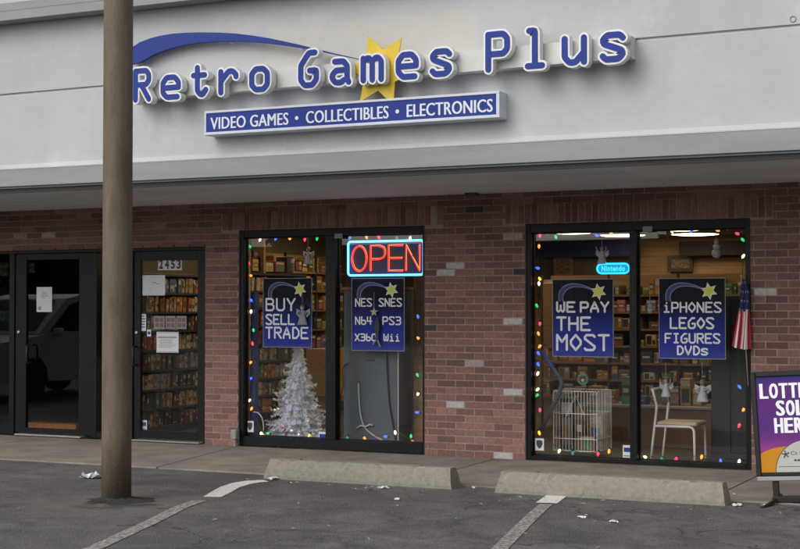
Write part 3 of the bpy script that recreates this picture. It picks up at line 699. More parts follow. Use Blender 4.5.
# ------------------------------------------------------------------ posters, notices and stickers in the glass
def rect(px0,py0,px1,py1,Y):
    a=at(px0,py1,Y); b_=at(px1,py0,Y); return a.x,b_.x,a.z,b_.z
def poster(pxr,lines,label):
    Y=.165; x0,x1,z0,z1=rect(*pxr,Y); z1=(at(pxr[0],pxr[1],Y).z+z1)/2; z0=(z0+at(pxr[2],pxr[3],Y).z)/2
    o=thing('poster',((x0+x1)/2,Y,z0),label,'poster','printed blue posters hanging in the windows')
    q=MB(); n=30; Wd=x1-x0; Ht=z1-z0
    def col(t_):
        k=max(0,min(1,(t_-.30)/.45)); return tuple(p*(1-k)+r_*k for p,r_ in zip((.009,.010,.020),(.026,.040,.33)))
    for i in range(n):
        t0,t1=i/n,(i+1)/n; q.face([(x0,Y,z1-t1*Ht),(x1,Y,z1-t1*Ht),(x1,Y,z1-t0*Ht),(x0,Y,z1-t0*Ht)],0,col((t0+t1)/2))
    q.box(x0,x1,Y+.0005,Y+.005,z0,z1,0,(.25,.25,.27),skip='f')
    sheet=q.build('sheet','tone_print',o)
    q=MB(); bw=.006
    for r_ in ((x0,x1,z1-bw,z1),(x0,x1,z0,z0+bw),(x0,x0+bw,z0+bw,z1-bw),(x1-bw,x1,z0+bw,z1-bw)): q.box(r_[0],r_[1],Y-.0016,Y-.0004,r_[2],r_[3])
    q.build('border','ink_grey',sheet)
    F=lambda x,z,y:(x0+x*Wd,y,z1-z*Ht)
    q=MB()
    OUT=[(.115,.285),(.105,.215),(.125,.15),(.175,.10),(.25,.070),(.34,.058),(.44,.066),(.54,.088),(.68,.135)]
    INN=[(.185,.290),(.172,.235),(.195,.175),(.245,.133),(.31,.108),(.39,.098),(.47,.101),(.56,.113),(.68,.145)]
    for i in range(8): q.face([F(*INN[i],Y-.0016),F(*INN[i+1],Y-.0016),F(*OUT[i+1],Y-.0016),F(*OUT[i],Y-.0016)],1)
    for k,ln in enumerate((OUT,INN)):
        q.stroke([(x0+x*Wd,z1-z*Ht) for x,z in ln],.0036,lambda x,z,y:(x,y,z),Y-.0022-k*.0003,None,fil=3)
    q.build('swoosh_print',['poster_arc','poster_arc_fill'],sheet)
    cx_,cz=x0+.755*Wd,z1-.165*Ht
    for nm,rr,mt,dy in (('star_print',.082,'poster_star_pale',.0024),('star_print',.058,'poster_star',.0032)):
        q=MB(); pts=[]
        for k in range(12):
            a=rad(100+30*k); r_=rr if k%2==0 else rr*.52; pts.append((cx_+r_*math.cos(a),Y-dy,cz+r_*math.sin(a)))
        for k in range(12): q.face([(cx_,Y-dy,cz),pts[k],pts[(k+1)%12]])
        q.build(nm,mt,sheet)
    for tx,u0,u1,v0,v1,wd in lines:
        q=MB()
        nchar=len(tx); adv=(u1-u0)/(nchar-.28)
        for i,ch in enumerate(tx):
            if ch==' ': continue
            cell=u0+i*adv
            for k,(pl,cl) in enumerate(strokes(ch)):
                hh=6.0 if ch not in 's' else 6.0
                pts=[(x0+(cell+p[0]/4*adv*.70)*Wd, z1-(v1-(p[1]/hh)*(v1-v0))*Ht) for p in pl]
                q.stroke(pts,wd*.84,lambda x,z,y:(x,y,z),Y-.0024-k*.0003,None,cl,capn=5,fil=.25)
        q.build('lettering','poster_white',sheet)
    return o
poster((263,278,312,347.5),[("BUY",.07,.66,.30,.465,.0125),("SELL",.07,.64,.53,.665,.0115),("TRADE",.065,.92,.715,.865,.0115)],'dark blue poster reading BUY SELL TRADE with a yellow star')
poster((351.5,278,404.5,351),[("NES",.08,.385,.285,.385,.0085),("SNES",.53,.945,.285,.385,.0085),("N64",.08,.385,.535,.635,.0085),("PS3",.60,.93,.535,.635,.0085),("X360",.075,.47,.77,.86,.0085),("Wii",.62,.91,.77,.86,.0085)],'dark blue poster listing game consoles below the red OPEN sign')
poster((552.5,279,613.5,357),[("WE",.08,.37,.30,.42,.012),("PAY",.47,.92,.30,.42,.012),("THE",.08,.62,.495,.655,.013),("MOST",.08,.925,.72,.91,.0135)],'dark blue poster reading WE PAY THE MOST below the cyan glowing sign')
poster((659,278,725.5,359),[("iPHONES",.075,.93,.305,.42,.0095),("LEGOS",.18,.82,.495,.62,.0105),("FIGURES",.10,.91,.69,.80,.0095),("DVDs",.28,.73,.845,.945,.0095)],'dark blue poster whose last line of white lettering reads DVDs')
def notice(pxr,Y,label,rows,mt='ink_grey',mt0='paper',cat='notice',name='paper_notice',title=None):
    x0,x1,z0,z1=rect(*pxr,Y); o=thing(name,((x0+x1)/2,Y,z0),label,cat)
    q=MB(); q.box(x0,x1,Y,Y+.002,z0,z1); sh=q.build('sheet',mt0,o)
    for u0,u1,v0,v1 in rows:
        q=MB(); q.box(x0+u0*(x1-x0),x0+u1*(x1-x0),Y-.0012,Y-.0003,z1-v1*(z1-z0),z1-v0*(z1-z0)); q.build('printed_line',mt,sh)
    return o
def lines(v0,v1,n,u0=.12,u1=.88,th=.35):
    st=(v1-v0)/n; return [(u0+R.uniform(0,.06),u1-R.uniform(0,.25),v0+i*st,v0+i*st+st*th) for i in range(n)]
notice((36.5,287,52,312),.064,'narrow white notice taped on the dark left door',lines(.2,.32,2,.3,.7)+lines(.34,.48,2,.25,.78)+[(.12,.3,.78,.92)])
notice((142.5,275,165,295.5),.064,'blank-looking square white notice below the door number',[(.45,.6,.35,.38),(.3,.36,.66,.69),(.6,.75,.42,.44)],'ink_red')
notice((156.5,332,178.5,352.5),.064,'white notice with lines of grey print in the middle of the numbered door',[(.05,.95,.02,.05),(.05,.95,.95,.98),(.06,.92,.22,.30)]+lines(.36,.8,7,.1,.9))
notice((140.5,314,146,331),.064,'small pale sticker strip at the left edge of the numbered door',lines(.1,.9,5,.1,.9),'letter_blue')
notice((147,329.5,151,336.5),.064,'tiny blue and white sticker beside the door sticker strip',[(.2,.8,.3,.7)],'letter_blue')
# faint menus behind the glass: three sheets side by side
for k,(a_,b_,lb) in enumerate(((154,164.5,'left'),(165.5,175.5,'middle'),(176.5,186.5,'right'))):
    notice((a_,316,b_,329),.075,'grey sheet of small pictures on the numbered door, %s of three'%lb,[(.1,.45,.15,.45),(.55,.9,.15,.45),(.1,.45,.55,.85),(.55,.9,.55,.85)],'ink_red','ink_grey')
# door number: dark figures on pale tiles
o=thing('number_plate',(at(170,264,.06).x,.06,1.93),'pale plates with the dark house number 2453 at the top of the door','sign')
for k,ch in enumerate("2453"):
    xa,xb,za,zb=rect(158.3+k*5.95,258.2,164.0+k*5.95,270.2,.063)
    q=MB(); q.box(xa,xb,.061,.063,za,zb); pl=q.build('plate','paper',o)
    q=MB(); q.text(ch,lambda u,v:(xa+(.14+u*.72)*(xb-xa),.0598,za+(.1+.8*v)*(zb-za)),.045); q.build('digit','ink',pl)
def shield(px,py,label,square=False):
    c=at(px,py,.094); o=thing('window_sticker',c,label,'sticker'); w_=.045; h_=.058
    q=MB(); q.box(c.x-w_,c.x+w_,.0935,.0955,c.z-h_,c.z+h_); sh=q.build('sheet','paper',o); q=MB()
    if square:
        q.box(c.x-.035,c.x+.035,.0922,.0932,c.z-.005,c.z+.035); q.box(c.x-.035,c.x+.035,.0922,.0932,c.z-.045,c.z-.038)
        q.build('printing','letter_blue',sh)
    else:
        pts=[(-.03,.036),(0,.042),(.03,.036),(.03,0),(.018,-.026),(0,-.042),(-.018,-.026),(-.03,0)]
        q.face([(c.x+x,.0928,c.z+z) for x,z in pts]); q.build('printing','ink',sh)
shield(250,426.5,'white sticker with a dark shield low in the left window')
shield(539.5,444.5,'white sticker with a dark shield low beside the wire crate')
shield(322.5,440.5-3,'blue and white square sticker at the foot of the white tree',True)
shield(627.5,451.5,'blue and white square sticker low between wire crate and mullion',True)
shield(143.5,425.5,'blue and white sticker at the bottom corner of the numbered door',True)
# ------------------------------------------------------------------ neon signs
x0,x1,z0,z1=rect(348.2,240.2,423.5,275.5,.135)
NO=thing('neon_open_sign',((x0+x1)/2,.15,z0),'glowing red neon OPEN sign with a pale blue neon border','neon sign')
q=MB(); q.box(x0-.012,x1+.012,.165,.185,z0-.015,z1+.015); q.build('back_panel','neon_back',NO)
r=.03; loop=[]
for cx_,cz,a0 in ((x1-r,z0+r,-90),(x1-r,z1-r,0),(x0+r,z1-r,90),(x0+r,z0+r,180)):
    loop+=[(cx_+r*math.cos(rad(a0+k*22.5)),.135,cz+r*math.sin(rad(a0+k*22.5))) for k in range(5)]
q=MB(); q.tube(loop,.0115,8,closed=True); q.build('border_tube','neon_blue',NO,smooth=True)
lh=(z1-z0)-.088; zb=z0+.042
def nl(tubes,u0,u1):
    q=MB()
    for pl,cl in tubes:
        for off,mi in ((0,0),(.017,1)):
            pts=[]
            for x,z in pl: pts.append((u0+x*(u1-u0),.138+off*.6,zb+z*lh+off*.35))
            q.tube(pts,.0095 if mi==0 else .0055,8,mi,closed=cl)
    q.build('neon_letter',['neon_red','neon_orange'],NO,smooth=True)
px=lambda p:at(p,258,.138).x
ov=[(.5+.5*math.cos(a*math.pi/10),.5+.5*math.sin(a*math.pi/10)) for a in range(20)]
nl([(ov,True)],px(352),px(366.5))
nl([([(0,0),(0,1),(.6,1),(.9,.93),(1,.8),(1,.66),(.9,.54),(.6,.47),(.04,.47)],False)],px(370.5),px(385))
nl([([(1,1),(0,1),(0,0),(1,0)],False),([(.03,.5),(.95,.5)],False)],px(388.5),px(402.5))
nl([([(0,0),(0,1),(1,0),(1,1)],False)],px(406),px(419.5))
for hx in (x0+.25,x1-.2): q=MB(); q.tube([(hx,.17,z1),(hx,.16,2.19)],.003,5); q.build('hanging_cord','cord_black',NO)
x0,x1,z0,z1=rect(597.5,263.5,629.5,273.5,.16); zm=(z0+z1)/2; r=(z1-z0)/2
NN=thing('pill_neon_sign',((x0+x1)/2,.16,z0),'small cyan glowing pill-shaped name sign high in the right-hand window','neon sign')
loop=[(x1-r+r*math.cos(rad(-90+k*20)),.15,zm+r*math.sin(rad(-90+k*20))) for k in range(10)]+[(x0+r+r*math.cos(rad(90+k*20)),.15,zm+r*math.sin(rad(90+k*20))) for k in range(10)]
q=MB(); q.tube(loop,.009,8,closed=True); q.build('border_tube','neon_cyan',NN,smooth=True)
q=MB(); q.face([(p[0],.155,p[2]) for p in loop]); q.face([(p[0],.17,p[2]) for p in loop[::-1]]); q.build('face','neon_cyan_deep',NN)
q=MB(); q.text("Nintendo",lambda u,v:(x0+.042+u*(x1-x0-.084),.1525,zm-.024+v*.052),.03); q.build('lettering','neon_cyan',NN)
# ------------------------------------------------------------------ strings of coloured bulbs
STR1=[('red',252.5,344),('green',253.5,330.6),('white',251,312),('blue',251,300),('orange',250.8,275.6),('red',248.6,263.6),('green',249.9,246.7),('white',259.8,240),('blue',275.5,239),('orange',289.5,238.4),('red',304.8,240),('green',317,239)]
STR1b=[('orange',250.6,362.6),('blue',251,378.5),('white',249.2,400.7),('orange',251.4,409),('white',261,433.4),('green',267.7,433.4),('amber',309,435.6)]
STR1c=[('blue',349.5,238),('orange',366.6,237.5),('red',379,237.5),('teal',397,238.5),('white',410,238.5),('blue',418,317),('orange',418,338),('green',417.6,375.4),('white',417.8,394.3),('blue',416.8,412.5),('green',411,436.8),('red',413,442),('white',395.2,433),('blue',385.2,436.6),('orange',364.8,438.7),('teal',347,438.7)]
STR2=[('red',631,233.5),('orange',611.8,234),('blue',596.4,235.3),('green',556,237.4),('red',539.9,235.7),('orange',539,246.6),('blue',537.4,268),('amber',539.6,278.6),('white',539,284),('green',536.9,306),('red',539.8,324),('orange',538.5,334),('orange',539.5,346.6),('blue',538.5,353.6),('blue',538.2,364.6),('white',537.6,374),('white',537.4,389.7),('green',537,395.5),('red',540,410.4),('amber',539.4,433.5),('white',559,451.5),('teal',572.8,453.5),('red',598,454.4),('orange',609,451.8)]
STR2b=[('white',672,231.5),('blue',691.5,231),('orange',717.7,230.3),('red',737,233.6),('green',743,240),('white',743,256.6),('green',737.5,346.5),('blue',739.8,387.3),('orange',743.3,410),('red',739,426),('white',739,462),('blue',720.7,461.6),('orange',701.5,457.3),('red',676,459.3),('teal',662.3,459.6),('white',645,457)]
def bulb_mesh():
    q=MB(); q.lathe([(.0068,.0),(.009,-.006),(.0126,-.015),(.0134,-.024),(.0105,-.034),(.005,-.042),(.0015,-.046)],(0,0,0),10); return q
def light_string(name,pts,label):
    Y=.135; P=[(c,at(x,y,Y)) for c,x,y in pts]
    o=thing(name,P[0][1],label,'string lights','strings of coloured bulbs round the windows')
    q=MB(); path=[]
    for (c,a),(c2,b_) in zip(P,P[1:]):
        a=a+Vector((0,.008,.03)); b2=b_+Vector((0,.008,.03)); n=6
        sag=.02 if abs(a.x-b2.x)>.08 else .0
        for k in range(n):
            u=k/n; w_=a.lerp(b2,u); path.append((w_.x+R.uniform(-.004,.004),w_.y,w_.z-sag*4*u*(1-u)))
    q.tube(path,.003,5); q.build('cord','cord_green',o)
    for c,p in P:
        q=bulb_mesh(); a=R.uniform(-.8,.8) if R.random()<.8 else R.uniform(1.6,2.6); b_=R.uniform(-.4,.4)
        rot=Matrix.Rotation(a,4,'Y')@Matrix.Rotation(b_,4,'X')
        q.v=[rot@(v+Vector((0,0,.026)))+p for v in q.v]; bo=q.build('bulb','bulb_'+c,o,smooth=True)
        q=MB(); q.lathe([(.009,.024),(.009,.044),(.006,.046)],(0,0,0),8); q.v=[rot@v+p for v in q.v]; q.build('socket','cord_green',bo)
light_string('light_string',STR1,'coloured bulb string across the top and upper left of the BUY poster pane')
light_string('light_string',STR1b,'coloured bulb string down the lower left edge and under the white tree')
light_string('light_string',STR1c,'coloured bulb string round the grey cabinet pane below the OPEN sign')
light_string('light_string',STR2,'coloured bulb string round the pane with the wire crate')
light_string('light_string',STR2b,'coloured bulb string round the pane with the white chair')
# ------------------------------------------------------------------ white tinsel tree
T0=at(298,436,.50); T0.z=.06; Htop=at(301,349,.5).z
TR=thing('christmas_tree',T0,'small white tinsel Christmas tree standing behind the left window','christmas tree')
q=MB(); q.tube([T0,(T0.x,T0.y,Htop)],.012,8); q.lathe([(.10,-.03),(.10,.01),(.03,.03)],T0,14); q.build('trunk','letter_white',TR)
rt=random.Random(5); q=MB(); HT=Htop-T0.z; sidebulb=[]
for i in range(12):
    t0=i/12; za=T0.z+.03+HT*.93*t0; zb_=za+HT*.15; ra=(.325*(1-t0)**.85+.045)*.74; n=22
    for k in range(n):
        a0,a1=2*math.pi*k/n,2*math.pi*(k+1)/n; r0=ra*rt.uniform(.75,1.1); g_=rt.uniform(.84,.93)
        q.face([(T0.x+r0*math.cos(a0),T0.y+r0*math.sin(a0),za+rt.uniform(-.02,.01)),(T0.x+r0*math.cos(a1),T0.y+r0*math.sin(a1),za+rt.uniform(-.02,.01)),(T0.x+ra*.3*math.cos(a1),T0.y+ra*.3*math.sin(a1),zb_),(T0.x+ra*.3*math.cos(a0),T0.y+ra*.3*math.sin(a0),zb_)],0,(g_*.955,g_*.97,g_*1.04))
lv=15
for i in range(lv):
    t_=i/(lv-1); zc=T0.z+.035+HT*.95*t_; rad0=.325*(1-t_)**.85+.045; nb=int(24-13*t_)
    for k in range(nb):
        a=2*math.pi*(k+rt.random()*.8)/nb+i*1.3; Lb=rad0*rt.uniform(.72,1.12); dr=rt.uniform(-.10,.10)-.04
        d=Vector((math.cos(a),math.sin(a),0)); base=Vector((T0.x,T0.y,zc+rt.uniform(-.02,.02)))
        nn_=int(16+60*Lb/.34)
        for j in range(nn_):
            u=.18+.82*(j/nn_); p=base+d*(Lb*u)+Vector((0,0,dr*u*u))
            e=Vector((rt.gauss(0,1),rt.gauss(0,1),rt.gauss(0,.8))).normalized(); ln=rt.uniform(.022,.046)*(1.1-.25*u)
            s_=e.cross(Vector((rt.gauss(0,1),rt.gauss(0,1),rt.gauss(0,1)))).normalized()*rt.uniform(.006,.011)
            g_=rt.uniform(.86,.95); q.face([p-s_,p+s_,p+e*ln+s_*.3,p+e*ln-s_*.3],0,(g_*.955,g_*.97,g_*1.04))
        if rt.random()<.16 and d.y<.2: sidebulb.append(base+d*Lb*.95+Vector((0,-.01,dr)))
fo=q.build('foliage','tinsel_white',TR)
for i,p in enumerate(sidebulb[:13]):
    q=MB(); q.ball(p,.0075,6); q.build('mini_bulb','bulb_'+('white','amber','red','white','teal')[i%5],TR,smooth=True)
q=MB()
for k in range(70):
    a=rt.uniform(0,6.28); z_=Htop-.07+rt.uniform(0,.20); p=Vector((T0.x+.008*math.cos(a),T0.y+.008*math.sin(a),z_)); e=Vector((math.cos(a),math.sin(a),rt.uniform(-.2,.9))).normalized()*rt.uniform(.03,.055)*(1-(z_-Htop+.07)*2)
    s_=Vector((-math.sin(a),math.cos(a),.3))*.005; q.face([p-s_,p+s_,p+e+s_*.4,p+e-s_*.4])
q.build('topper','tinsel_gold',TR)
# ------------------------------------------------------------------ bookcases of game cases
def hitx(px,py,X):
    d=ray(px,py); return CAM+d*((X-CAM.x)/d.x)
CC={'orange':(.40,.13,.03),'cream':(.44,.36,.24),'brown':(.15,.075,.035),'dark':(.03,.025,.025),'tan':(.30,.19,.09),'red':(.30,.045,.03),'grey':(.22,.21,.20),'yellow':(.48,.30,.06),'blue':(.07,.10,.22),'green':(.08,.15,.07)}
for k,c in CC.items(): mat('case_'+k,c,.45,var=.45,scale=40,stretch=(1,1,.5),detail=3)
_cm={}; mat('case_print_pale',(.42,.36,.27),.5); mat('case_print_dark',(.05,.035,.03),.5)
def case_mesh(col,th,h):
    key=(col,th,h)
    if key not in _cm:
        q=MB(); q.bbox(-.13,0,0,th-.002,0,h,.0025); r_=random.Random(int(th*1000)+int(h*1000)*7+len(col))
        if th<.3:
            for k in range(r_.randrange(1,4)):
                v0=r_.uniform(.08,.7); v1=v0+r_.uniform(.06,.3); q.face([(.0008+k*.0003,th*.18,h*v0),(.0008+k*.0003,th*.80,h*v0),(.0008+k*.0003,th*.80,h*min(v1,.95)),(.0008+k*.0003,th*.18,h*min(v1,.95))],1 if r_.random()<.5 else 2)
        o=q.build('game_case',['case_'+col,'case_print_pale','case_print_dark']); _cm[key]=o.data; bpy.data.objects.remove(o)
    return _cm[key]
ORD=['top','second','third','fourth','fifth','sixth','seventh','eighth','ninth']
def bookcase(X,y0,y1,zs,label,where,ths,post=False,lean=False,yup=None):
    o=thing('bookcase',(X-.1,y0,0.02),label,'bookcase','bookcases facing into the shop')
    for z_ in zs:
        q=MB(); q.box(X-.2,X+.006,y0,y1,z_-.022,z_); q.build('shelf_board','shelf_black',o)
    q=MB(); q.box(X-.215,X-.2005,y0-.02,y1+.02,.02,max(zs)+.02); q.build('back_panel','wood_shelf',o)
    for yy in (y0-.0205,y1+.0005):
        q=MB(); q.box(X-.2,X+.008,yy,yy+.02,.02,max(zs)+.02); q.build('side_panel','shelf_black',o)
    q=MB(); q.box(X-.19,X-.02,y0,y1,.02,min(zs)-.023); q.build('plinth','shelf_black',o)
    if post:
        q=MB(); q.box(X-.05,X+.03,y0+.30,y0+.34,max(zs),2.3); q.build('post','wood_slat',o)
    zs=sorted(zs)
    for i,z_ in enumerate(zs[:-1]):
        gap=zs[i+1]-z_-.026; y=y0+.005; n_from_top=len(zs)-2-i
        run=None
        yend=y1-.09 if (yup is None or i<4) else yup
        while y<yend:
            th=R.choice(ths); h=round(gap*R.choice((.80,.86,.90,.93)),3)
            if run is None or R.random()<.6: run=R.choices(list(CC),(2.6,3.4,2.6,4,3,1.2,3,1.4,1.1,.6))[0]
            c=bpy.data.objects.new('game_case',case_mesh(run,th,h)); COL.objects.link(c)
            c.location=(X-R.uniform(.002,.03),y,z_+.0005+(.004 if R.random()<.2 else 0)); c.rotation_euler=(R.choice((-.03,-.06,-.08,-.10,-.13,-.05)) if lean else 0,0,0)
            props(c,f'{run} game case, {ORD[n_from_top]} row down, {where}','game case','game cases filed on the bookcases')
            y+=th*1.01+(R.uniform(.02,.07) if R.random()<.12 else .001)
    return o
XA=-3.48
bookcase(XA,.42,2.25,[hitx(170,py,XA).z for py in (274.5,293,312,330.5,349.5,369,388,407,425)],'tall black bookcase of game cases behind the numbered door','bookcase behind the numbered door',(.036,.045,.055,.05,.065),lean=True)
XB=-2.08
bookcase(XB,.48,1.75,[hitx(270,py,XB).z for py in (273.5,291,308,325.5,343,360,377.5,394.5,412)],'black bookcase of game cases beside the white tree','bookcase beside the white tree',(.05,.065,.085),True,lean=True,yup=.86)
# ------------------------------------------------------------------ boxes of goods on shelves
PCOL={'gold':(.45,.27,.06),'amber':(.42,.19,.04),'red':(.30,.05,.04),'pink':(.40,.16,.17),'blue':(.06,.10,.28),'green':(.08,.20,.08),'white':(.50,.46,.38),'brown':(.18,.10,.05),'black':(.03,.028,.028),'grey':(.22,.20,.18)}
for k,c in PCOL.items(): mat('box_'+k,c,.4,var=.75,scale=22,detail=3,lo=.38,hi=.62)
def carton(x0,x1,y0,y1,z0,z1,col,label,group,cat='box',name='product_box',face='y'):
    q=MB(); base=PCOL[col]; k0=R.uniform(.8,1.15); q.bbox(x0,x1,y0,y1,z0,z1,.003,0,tuple(k*k0 for k in base))
    ua,ub=(x0,x1) if face=='y' else (y0,y1); wd,ht=ub-ua,z1-z0; fx=(lambda u,v,d:(ua+u*wd,y0-d,z0+v*ht)) if face=='y' else (lambda u,v,d:(x1+d,ua+u*wd,z0+v*ht))
    def patch(u0,u1,v0,v1,d,c): q.face([fx(u0,v0,d),fx(u1,v0,d),fx(u1,v1,d),fx(u0,v1,d)],0,c)
    if name=='product_box':
        lay=R.randrange(4); alt=PCOL[R.choice(list(PCOL))]; pale=(.5,.47,.40)
        if lay==0: patch(.08,.92,.72,.92,.0008,pale); patch(.12,.88,.10,.62,.0008,alt)
        elif lay==1: patch(.04,.96,.04,.40,.0008,alt); patch(.15,.85,.55,.70,.0008,pale); patch(.3,.7,.78,.86,.0008,tuple(.5*k for k in base))
        elif lay==2: patch(.10,.55,.12,.88,.0008,tuple(.35*k for k in alt)); patch(.62,.92,.60,.88,.0008,pale); patch(.62,.92,.12,.5,.0008,alt)
        else: patch(.06,.94,.30,.70,.0008,tuple(.4*k for k in base)); patch(.2,.8,.42,.58,.0016,pale)
    o=q.build(name,'tone_card')
    c=Vector(((x0+x1)/2,(y0+y1)/2,z0)); o.data.transform(Matrix.Translation(-c)); o.location=c
    if name=='product_box' and group.startswith('boxe') and face=='y': o.rotation_euler=(0,0,R.uniform(-.12,.12))
    return props(o,label,cat,group)
def shelf_unit(x0,x1,y0,y1,zs,label,where,facing,weights,wr=(.10,.26)):
    o=thing('display_shelf',((x0+x1)/2,(y0+y1)/2,.02),label,'shelves','display shelves inside the shop')
    for z_ in zs:
        q=MB(); q.box(x0,x1,y0,y1,z_-.025,z_); q.build('shelf_board','wood_shelf',o)
    q=MB(); top=max(zs)+.24
    if facing=='y': q.box(x0,x1,y1+.0005,y1+.02,.02,top)
    else: q.box(x0-.02,x0-.0005,y0,y1,.02,top)
    q.build('back_panel','wood_slat',o)
    n=max(2,round((x1-x0 if facing=='y' else y1-y0)/.9)+1)
    for i in range(n):
        q=MB()
        if facing=='y': xx=x0+(x1-x0-.02)*i/(n-1); q.box(xx,xx+.02,y0-.004,y0+.03,.02,top)
        else: yy=y0+(y1-y0-.02)*i/(n-1); q.box(x1-.03,x1+.004,yy,yy+.02,.02,top)
        q.build('upright','shelf_black',o)
    zs=sorted(zs)
    for i,z_ in enumerate(zs):
        gap=(zs[i+1]-z_ if i+1<len(zs) else .24)-.045
        p=(x0 if facing=='y' else y0)+.03; end=(x1 if facing=='y' else y1)-.03; col='gold'
        while p<end-.05:
            w_=R.uniform(*wr); w_=min(w_,end-p); h=gap*R.uniform(.45,1.0)
            if R.random()<.85: col=R.choices(list(PCOL),weights)[0]
            sz='tall' if h>gap*.8 else 'low'
            lb=f'{sz} {col} box on the {ORD[len(zs)-1-i]} shelf down of the {where}'
            if facing=='y': carton(p,p+w_-.006,y0+.01+R.uniform(0,.03),y1-.03,z_,z_+h,col,lb,'boxed goods on the display shelves')
            else: carton(x0+.02,x1-.01-R.uniform(0,.03),p,p+w_-.006,z_,z_+h,col,lb,'boxed goods on the display shelves',face='x')
            p+=w_+(R.uniform(.03,.12) if R.random()<.2 else .004)
sx0=at(541,350,3.6).x; sx1=at(752,350,3.6).x
shelf_unit(sx0,sx1,3.6,3.95,[.42,.62,.82,1.02,1.22,1.42,1.62],'wide wooden display shelves of boxed goods across the right-hand shop','wide display shelves','y',(4,4,1.2,.8,.9,.8,2,3,4,1.5),(.05,.15))
shelf_unit(-3.70,-3.40,2.75,5.2,[.40,.66,.92,1.18,1.44,1.70,1.95],'side wall shelves with red and pink packs beyond the white tree','side wall shelves','x',(2,2,3,3,.7,.6,1.8,3,4,1),(.10,.22))
for k,(a,b_,c_,d_,cl) in enumerate(((300.5,330,372,396,'gold'),(303,329,349,371.5,'amber'))):
    p0=at(a,d_,1.9); p1=at(b_,c_,1.9); carton(p0.x,p1.x,1.9,2.3,p0.z,p1.z-.002,cl,('lower' if k==0 else 'upper')+' of two big tan cartons stacked behind the tree',None,'carton','carton')
q0=at(300,398,1.88); q1=at(331,440,1.88)
TBL=thing('low_table',(q0.x,2.1,.02),'low dark table carrying the two tan cartons behind the tree','table')
t=MB(); t.box(q0.x-.05,q1.x+.05,1.85,2.35,at(300,396,1.9).z-.05,at(330,396,1.9).z-.001); t.build('tabletop','wood_shelf',TBL)
for sx in (q0.x-.04,q1.x):
    for sy in (1.87,2.29): t=MB(); t.box(sx,sx+.04,sy,sy+.04,.02,at(300,396,1.9).z-.051); t.build('leg','shelf_black',TBL)
ztop=hitx(270,273.5,XB).z
for k,(a,b_,h,cl,l) in enumerate(((.62,.74,.13,'gold','leaning gold pack'),(.78,.86,.16,'amber','tall amber pack'),(.9,1.05,.10,'white','pale pack'),(1.1,1.3,.12,'red','dark red pack'),(1.36,1.5,.18,'black','black pack'))):
    carton(XB-.16,XB-.01,a,b_,ztop+.021,ztop+.021+h,cl,l+' on top of the bookcase beside the white tree','packs on top of the bookcase',face='x')
# ------------------------------------------------------------------ grey cabinet with cords
cx0=at(343.5,400,.36).x; cx1=at(399,400,.36).x; cz1=at(370,287,.36).z
C_=thing('grey_cabinet',((cx0+cx1)/2,.55,.02),'plain grey cabinet back standing behind the console poster','cabinet')
q=MB(); q.bbox(cx0,cx1,.36,.85,.03,cz1-.03,.006); q.build('body','cabinet_grey',C_)
q=MB(); q.box(cx0-.01,cx1+.01,.345,.86,cz1-.0295,cz1); q.build('top','wood_slat',C_)
q=MB(); q.box(cx1-.012,cx1-.002,.354,.3595,.05,cz1-.04); q.build('edge_strip','aluminium',C_)
p=at(370,360.5,.355); q=MB(); q.bbox(p.x-.05,p.x+.05,.352,.3595,p.z-.008,p.z+.008,.003); q.build('handle_slot','slot_dark',C_)
p=at(358.5,383,.355); q=MB(); q.bbox(p.x-.012,p.x+.012,.354,.3595,p.z-.016,p.z+.016,.003); q.build('cable_hole','slot_dark',C_)
q=MB(); zz=at(370,372,.36).z; q.box(cx0+.01,cx1-.02,.3585,.3597,zz-.002,zz+.002); q.build('panel_seam','slot_dark',C_)
def cord(pix,Y,r,mt,name,label,extra=None):
    P=[at(x,y,Y) for x,y in pix]; q=MB(); S_=[]
    for i in range(len(P)-1):
        p0=P[max(i-1,0)];p1=P[i];p2=P[i+1];p3=P[min(i+2,len(P)-1)]
        for k in range(6):
            t=k/6; S_.append(0.5*((2*p1)+(p2-p0)*t+(2*p0-5*p1+4*p2-p3)*t*t+(3*p1-p0-3*p2+p3)*t**3))
    S_.append(P[-1]); q.tube(S_,r,6)
    if extra: q.tube([at(x,y,Y-.01) for x,y in extra],r*1.1,6)
    return props(q.build(name,mt,smooth=True),label,'cord')
cord([(358.5,383),(359,395),(360,410),(363,424),(368,431),(376,437),(384,441)],.345,.008,'rope_white','tied_cord','white knotted cord hanging from a hole in the grey cabinet',[(356.5,428.5),(361,425.5),(365,427),(370,424.5),(373,425.5)])
cord([(386.5,352),(387.5,375),(389,400),(392,420),(395.5,440)],.345,.007,'cord_black','power_cable','thin black cable running down the right side of the grey cabinet')
cord([(348,363),(344,366),(342.5,372),(343,385),(339.5,400),(338,412)],.34,.006,'cord_black','power_cable','black cable looping off the left edge of the grey cabinet')
q=MB(); a=at(413.5,265,.62); b_=at(424,430,.62); q.box(a.x,b_.x+.1,.62,.66,.02,a.z); props(q.build('upright_board','wood_slat'),'tan upright wood board at the right edge of the left window','board')
cord([(253.5,412),(258,413),(262,418),(263.5,425),(263.5,431)],.135,.006,'rope_white','light_lead','short white lead curving down beside the shield sticker in the left window')
